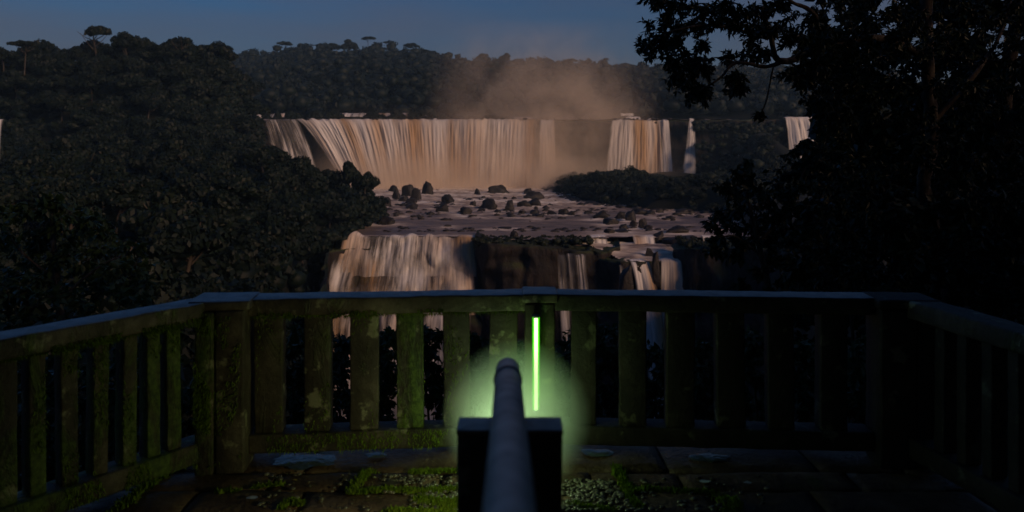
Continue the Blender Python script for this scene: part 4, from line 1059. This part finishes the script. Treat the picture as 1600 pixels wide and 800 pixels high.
# moss growing in the joints
def moss_line(pts, wid, n, seed):
    r = np.random.default_rng(seed); pts = [Vector((*p, 0)) for p in pts]; out = []
    for a, b in zip(pts, pts[1:]):
        m_ = max(1, int(n * (b - a).length))
        for _ in range(m_):
            t = r.uniform(); q = a.lerp(b, t); wv = wid * (.5 + .9 * abs(noise.noise(q * 7)))
            out.append((q.x + r.normal(0, wv), q.y + r.normal(0, wv * .7), r.uniform(.0, .006)))
    return out
def F0(px, py): q = W(px, py, 0); return (q.x, q.y)
mp_ = []
for pts, wd, n in (([F0(545, 772), F0(600, 768), F0(660, 770), F0(716, 766)], .014, 2600), ([F0(575, 738), F0(560, 755), F0(548, 770)], .016, 2600), ([F0(640, 740), F0(716, 738)], .008, 1800), ([F0(655, 782), F0(690, 790), F0(716, 785), F0(700, 800)], .03, 5000),
                   ([F0(962, 730), F0(968, 745), F0(978, 760), F0(985, 780), F0(1000, 795)], .013, 3000), ([F0(985, 775), F0(1010, 765), F0(1030, 768)], .010, 2500), ([F0(1040, 768), F0(1120, 772)], .007, 1500), ([F0(1130, 780), F0(1150, 790), F0(1140, 800)], .025, 3000),
                   ([F0(440, 795), F0(455, 785), F0(470, 790)], .014, 2500), ([F0(395, 764), F0(440, 758)], .01, 900), ([F0(300, 720), F0(230, 760), F0(180, 800)], .02, 1200), ([F0(340, 770), F0(372, 768)], .008, 900), ([F0(610, 800), F0(700, 806), F0(760, 800)], .02, 3000), ([F0(890, 790), F0(960, 800)], .012, 1500)):
    mp_ += moss_line(pts, wd, n, int(pts[0][0] * 100) % 97 + 5)
C = np.array(mp_ + mp_); C[:, :2] += rng.normal(0, .006, (len(C), 2)); n = len(C); l = .012 * rng.uniform(.5, 1.6, (n, 1)); Sd = sph(n) * np.array([1, 1, .2])
V = np.stack([C - Sd * l * .6, C + Sd * l * .6, C + np.array([0, 0, 1.]) * l + sph(n) * l * .7], 1).reshape(-1, 3)
link('joint_moss', mesh_np('joint_moss', V, np.arange(3 * n).reshape(n, 3)), M['moss'], kind='stuff', label='bright green moss in the joints of the paving')
# pebbles washed onto the slabs near the post
A = Acc(); v1, f1 = ico(1)
for (a, b, c_, d_, n) in ((878, 958, 750, 800, 380), (960, 1010, 762, 800, 120), (600, 716, 744, 775, 150), (640, 716, 775, 800, 160), (400, 600, 740, 800, 60), (1000, 1200, 745, 800, 60)):
    for _ in range(n):
        x, y = F0(random.uniform(a, b), random.uniform(c_, d_)); r = random.uniform(.003, .013) if random.random() < .8 else .015
        A.add(v1 * np.array([r * 1.3, r, r * .6]) * (1 + .3 * rng.normal(0, .5, (len(v1), 1))) + np.array([x, y, .006]), f1)
link('gravel', A.mesh('gravel'), M['pebble'], kind='stuff', label='wet pebbles scattered on the paving beside the post')
def puddle(px0, px1, py0, py1, label, seed):
    x0, y0 = F0((px0 + px1) / 2, (py0 + py1) / 2); q = F0(px1, (py0 + py1) / 2)[0] - x0; h = (F0(px0, py0)[1] - F0(px0, py1)[1]) / 2
    V = [(0, 0, 0)]; n = 40
    for ring in (0.5, 1.0):
        for k in range(n):
            a = 2 * math.pi * k / n; r = ring * (1 + .35 * noise.noise(Vector((math.cos(a) * 1.6 + seed, math.sin(a) * 1.6, ring * .3))) + .15 * noise.noise(Vector((math.cos(a) * 5, math.sin(a) * 5, seed))))
            V.append((math.cos(a) * q * r, math.sin(a) * h * r, .0022 if ring < 1 else -.004))
    F = [(0, 1 + k, 1 + (k + 1) % n) for k in range(n)]
    F += [(1 + k, 1 + n + k, 1 + n + (k + 1) % n) for k in range(n)] + [(1 + k, 1 + n + (k + 1) % n, 1 + (k + 1) % n) for k in range(n)]
    link('puddle', mesh_np('puddle', V, F, True), M['puddle'], None, (x0, y0, .012), label=label, cat='puddle')
puddle(424, 522, 711, 735, 'largest bluish puddle at the foot of the mossy balusters', 1)
puddle(572, 604, 708, 718, 'small faint puddle at the balustrade foot before the glow', 2)
puddle(905, 962, 703, 716, 'bluish puddle at the foot of the balustrade beside the green glow', 3)
puddle(1078, 1136, 710, 724, 'bright blue puddle at the foot of the dark balusters', 4)
def litter(px, py, w_, label, mt, name, cat, seed):
    x, y = F0(px, py); L = w_ / FPX * y; V = []; n = 5
    for i in range(n):
        for j in range(3):
            V.append((L * (i / (n - 1) - .5), (j - 1) * L * .28 * math.sin(math.pi * (i + .35) / (n - .3)), .004 + .25 * L * abs(noise.noise(Vector((i * .7, j * .9, seed))))))
    link(name, mesh_np(name, V, grid_faces(n, 3), True), mt, None, (x, y, .012), label=label, cat=cat)
litter(394, 783, 18, 'pale scrap on the dark paving near the mossy post', M['litter'], 'litter_scrap', 'litter', 1)
litter(1102, 757, 18, 'crumpled pale scrap on the paving before the dark balusters', M['litter'], 'litter_scrap', 'litter', 2)
litter(1168, 759, 13, 'small flat pale scrap on the dark paving', M['litter'], 'litter_scrap', 'litter', 3)
litter(460, 755, 9, 'small yellow leaf fallen on the paving', M['yellow_leaf'], 'fallen_leaf', 'leaf', 4)
litter(612, 760, 30, 'brown curled leaf lying in the bright moss', M['stone'], 'fallen_leaf', 'leaf', 5)

# ------------------------------------------------------------------ light tube, lamp behind the post
def cyl(r, h, n=20):
    A = Acc(); A.add(*tube([(0, 0, 0), (0, 0, h)], [r, r], n)); return A.mesh('cylinder')
yt = 4.075
zt0, zt1 = EYE - (640 - HZ) / FPX * yt, EYE - (496 - HZ) / FPX * yt
xt = XP(837.5, yt)
lt = empty('light_tube', (xt, yt, zt0), label='glowing green light tube standing upright on the centre post', cat='light tube')
A = Acc(); A.add(*tube([(0, 0, 0), (0, 0, zt1 - zt0)], [.0095, .0095], 18)); link('glowing_core', A.mesh('core'), M['tube_core'], lt)
A = Acc()
for sx in (-.0145, .0145): A.add(*tube([(sx, .006, 0), (sx, .006, zt1 - zt0)], [.0062, .0062], 8))
link('diffuser_edge', A.mesh('shell'), M['tube_shell'], lt)
link('back_channel', rough_box(.04, .03, zt1 - zt0 + .02, 5, .2, .003, .0005), M['dark_metal'], lt, (0, .030, -.01))
for z in (-.014, zt1 - zt0):
    o = link('end_cap', cyl(.017, .014), M['steel'], lt, (0, 0, z))
for z in (.06, zt1 - zt0 - .07):
    link('clip', rough_box(.05, .06, .012, 3, .2, .002, .0003), M['dark_metal'], lt, (0, .06, z))
A = Acc(); A.add(*tube(smooth_path([(.004, .03, 0), (.006, .04, -.06), (.012, .045, -.15), (.006, .04, zt0 * -1 + .02), (-.05, .02, -zt0 + .012), (-.16, -.08, -zt0 + .012)], 6), [.004] * 31, 6)); link('cable', A.mesh('cable'), M['dark_metal'], lt)
lx, ly, lz = XP(792, 3.7), 3.7, .34
gl = empty('floor_lamp', (lx, ly, .01), label='small round green lamp on the floor hidden behind the dark end post', cat='lamp')
A = Acc(); A.add(*tube([(0, 0, 0), (0, 0, .02), (0, 0, .03), (0, 0, .26)], [.06, .06, .012, .012], 16)); link('stand', A.mesh('stand'), M['dark_metal'], gl)
v, f = ico(3); link('globe', mesh_np('globe', v * .05, f, True), M['lamp_glass'], gl, (0, 0, .30))
ld = bpy.data.lights.new('added_flood_light', 'SPOT'); ld.energy = 7.5; ld.color = (1, .95, .45); ld.spot_size = math.radians(165); ld.spot_blend = 1.0; ld.shadow_soft_size = .05
lo = bpy.data.objects.new('added_flood_light', ld); COL.objects.link(lo); 
fl = empty('added_flood_lamp', (-.06, 3.0, .01), label='unseen flood lamp added behind the dark end post to light the mossy balusters', cat='lamp')  # out of view, added only to brighten the mossy left balusters
A = Acc(); A.add(*tube([(0, 0, 0), (0, 0, .015), (0, 0, .02), (0, 0, .26)], [.05, .05, .01, .01], 12)); link('stand', A.mesh('stand'), M['dark_metal'], fl)
link('housing', rough_box(.05, .10, .07, 4, .2, .006, .0005), M['dark_metal'], fl, (.03, 0, .26))
link('lens', rough_box(.004, .08, .05, 4, .2, .001, .0002), M['lamp_glass'], fl, (.002, 0, .27))
lo.parent = fl; lo.location = (-.06, 0, .30)
lo.rotation_euler = Vector((.9, -.32, .12)).to_track_quat('Z', 'Y').to_euler()
pd = bpy.data.lights.new('lamp_glow', 'POINT'); pd.energy = 4.0; pd.color = (.78, 1, .60); pd.shadow_soft_size = .05
po = bpy.data.objects.new('lamp_glow', pd); COL.objects.link(po); po.parent = gl; po.location = (0, .07, .30)
# tube glow carried by a real light strip
ad = bpy.data.lights.new('tube_light', 'POINT'); ad.energy = .14; ad.color = (.40, 1, .12); ad.shadow_soft_size = .03
for z in (.12, .38):
    ao = bpy.data.objects.new('tube_light', ad); COL.objects.link(ao); ao.parent = lt; ao.location = (0, -.06, z)
# added mist ball standing in for a round lens glow at the lamp
v, f = ico(4)
gm = link('lens_glow_mist', mesh_np('lens_glow_mist', v * .40, f, True), None, None, (XP(807, 3.85), 3.85, EYE - (650 - HZ) / FPX * 3.85), kind='stuff', label='soft round green lens glow, built as added mist around the hidden lamp')
m = bpy.data.materials.new('lens_glow_volume'); m.use_nodes = True; t = NT(m); t.t.nodes.remove(t.b)
pv = t.n('ShaderNodeVolumePrincipled'); pv.inputs['Color'].default_value = (.9, 1, .85, 1); pv.inputs['Anisotropy'].default_value = 0
ln = t.n('ShaderNodeVectorMath', operation='LENGTH'); t.l(t.coord('Object'), ln.inputs[0])
de = t.math('MULTIPLY', t.ramp(ln.outputs['Value'], [(.04, 1.0), (.18, .72), (.27, .36), (.34, .11), (.395, 0.0)]), t.math('MULTIPLY', t.math('POWER', ln.outputs['Value'], 1.0), 5.0))
t.l(t.math('MULTIPLY', de, 3.9), pv.inputs['Density'])
t.l(pv.outputs[0], t.t.nodes['Material Output'].inputs['Volume']); gm.data.materials.append(m)

# ------------------------------------------------------------------ hand rail and its end post near the viewer
hr = empty('hand_rail', (XP(793, 1.88), 1.88, 0), label='round grey pipe hand rail running away from the viewer', cat='hand rail')
def zpipe(Y): return 1.463 - .148 * Y      # axis height
A = Acc(); ys = [.3, .6, .9, 1.2, 1.5, 1.84]; xw = lambda Y: XP(796 - (Y - .7) * 2.5, Y)
A.add(*tube([(xw(y) - hr.location.x, y - 1.88, zpipe(y)) for y in ys], [.030] * 6, 24)); link('pipe', A.mesh('pipe', True), M['pipe'], hr)
A = Acc(); y = 1.67; A.add(*tube([(xw(y + q) - hr.location.x, y + q - 1.88, zpipe(y + q)) for q in (0, .006, .022, .028)], [.0305, .033, .033, .0305], 24)); link('collar', A.mesh('collar', True), M['dark_metal'], hr)
A = Acc(); A.add(*tube([(xw(1.84 + q) - hr.location.x, 1.84 + q - 1.88, zpipe(1.84 + q)) for q in (0, .015, .028, .034)], [.030, .027, .018, .006], 24)); link('end_cap', A.mesh('end_cap', True), M['pipe'], hr)
A = Acc(); A.add(*tube([(0, -.09, zpipe(1.79)), (0, -.09, zpipe(1.79) - .1), (0, -.09, -.0)], [.018, .018, .018], 12)); link('support', A.mesh('support', True), M['dark_metal'], hr)
ep = empty('end_post', (XP(796.5, 1.6), 1.6, 0), label='square dark post end standing under the pipe hand rail', cat='post')
zt_ = EYE - (652 - HZ) / FPX * 1.64
link('post_body', rough_box(.222, .075, zt_ - .012, 9, .1, .006, .002), M['dark_stone'], ep)
link('post_top', rough_box(.226, .08, .014, 10, .1, .004, .001), M['cap_stone'], ep, (0, 0, zt_ - .012))
# small stand between pipe and post
link('bracket', rough_box(.03, .03, .06, 11, .1, .003, .0005), M['dark_metal'], ep, (0, 0, zt_ - .004))

# ------------------------------------------------------------------ spray at the foot of the falls, and the evening haze
def spray(name, c, half, dens, label, color=(1, .88, .72), aniso=-0.3, scale=.03, plume=None, floor=TERR):
    bm = bmesh.new(); bmesh.ops.create_cube(bm, size=2)
    o = link(name, from_bm(name, bm), None, None, c, kind='stuff', label=label); o.scale = half
    m = bpy.data.materials.new(name); m.use_nodes = True; t = NT(m); t.t.nodes.remove(t.b)
    pv = t.n('ShaderNodeVolumePrincipled'); pv.inputs['Color'].default_value = (*color, 1); pv.inputs['Anisotropy'].default_value = aniso  # warm evening light tinted into the colour of white spray
    oc = t.coord('Object'); sp = t.n('ShaderNodeSeparateXYZ'); t.l(oc, sp.inputs[0])
    X, Y, Z = sp.outputs
    fx = t.ramp(t.math('ABSOLUTE', X), [(.25, 1.0), (1.0, 0.0)], 'EASE'); fy = t.ramp(t.math('ABSOLUTE', Y), [(.3, 1.0), (1.0, 0.0)], 'EASE')
    zz = t.math('ADD', t.math('MULTIPLY', Z, .5), .5)
    fz = t.ramp(zz, plume or [(0.0, 1.0), (.22, .5), (.42, .13), (.62, .03), (1.0, 0.0)])
    n_ = t.ramp(t.noise(t.wpos(), scale, 4, .6, .4), [(.38, .0), (.62, 1.0)])
    n2 = t.math('ADD', t.math('MULTIPLY', n_, .88), .12)
    d = t.math('MULTIPLY', t.math('MULTIPLY', fx, fy), t.math('MULTIPLY', fz, n2))
    t.l(t.math('MULTIPLY', d, dens), pv.inputs['Density']); t.l(pv.outputs[0], t.t.nodes['Material Output'].inputs['Volume'])
    o.data.materials.append(m); return o
spray('spray', (XP(740, 384), 384, 0), (92, 26, 24), .16, 'orange-lit spray rising at the foot of the wide curtain waterfall')
spray('spray', (XP(850, 396), 404, 20), (66, 26, 50), .085, 'orange plume of spray drifting above the end of the wide curtain', scale=.035, plume=[(0, 1.0), (.35, .8), (.7, .3), (1, 0.0)])
spray('spray', (XP(1000, 390), 388, -6), (34, 14, 16), .04, 'thin veil of spray before the medium curtain waterfall')
bm = bmesh.new(); bmesh.ops.create_cube(bm, size=1)
hz = link('haze', from_bm('haze', bm), None, None, (0, 650, 45), kind='stuff'); hz.scale = (3600, 3200, 230)
m = bpy.data.materials.new('haze'); m.use_nodes = True; t = NT(m); t.t.nodes.remove(t.b)
pv = t.n('ShaderNodeVolumePrincipled'); pv.inputs['Color'].default_value = (.45, .75, 1, 1); pv.inputs['Density'].default_value = .00016
t.l(pv.outputs[0], t.t.nodes['Material Output'].inputs['Volume']); hz.data.materials.append(m)
print('objects', len(bpy.data.objects))
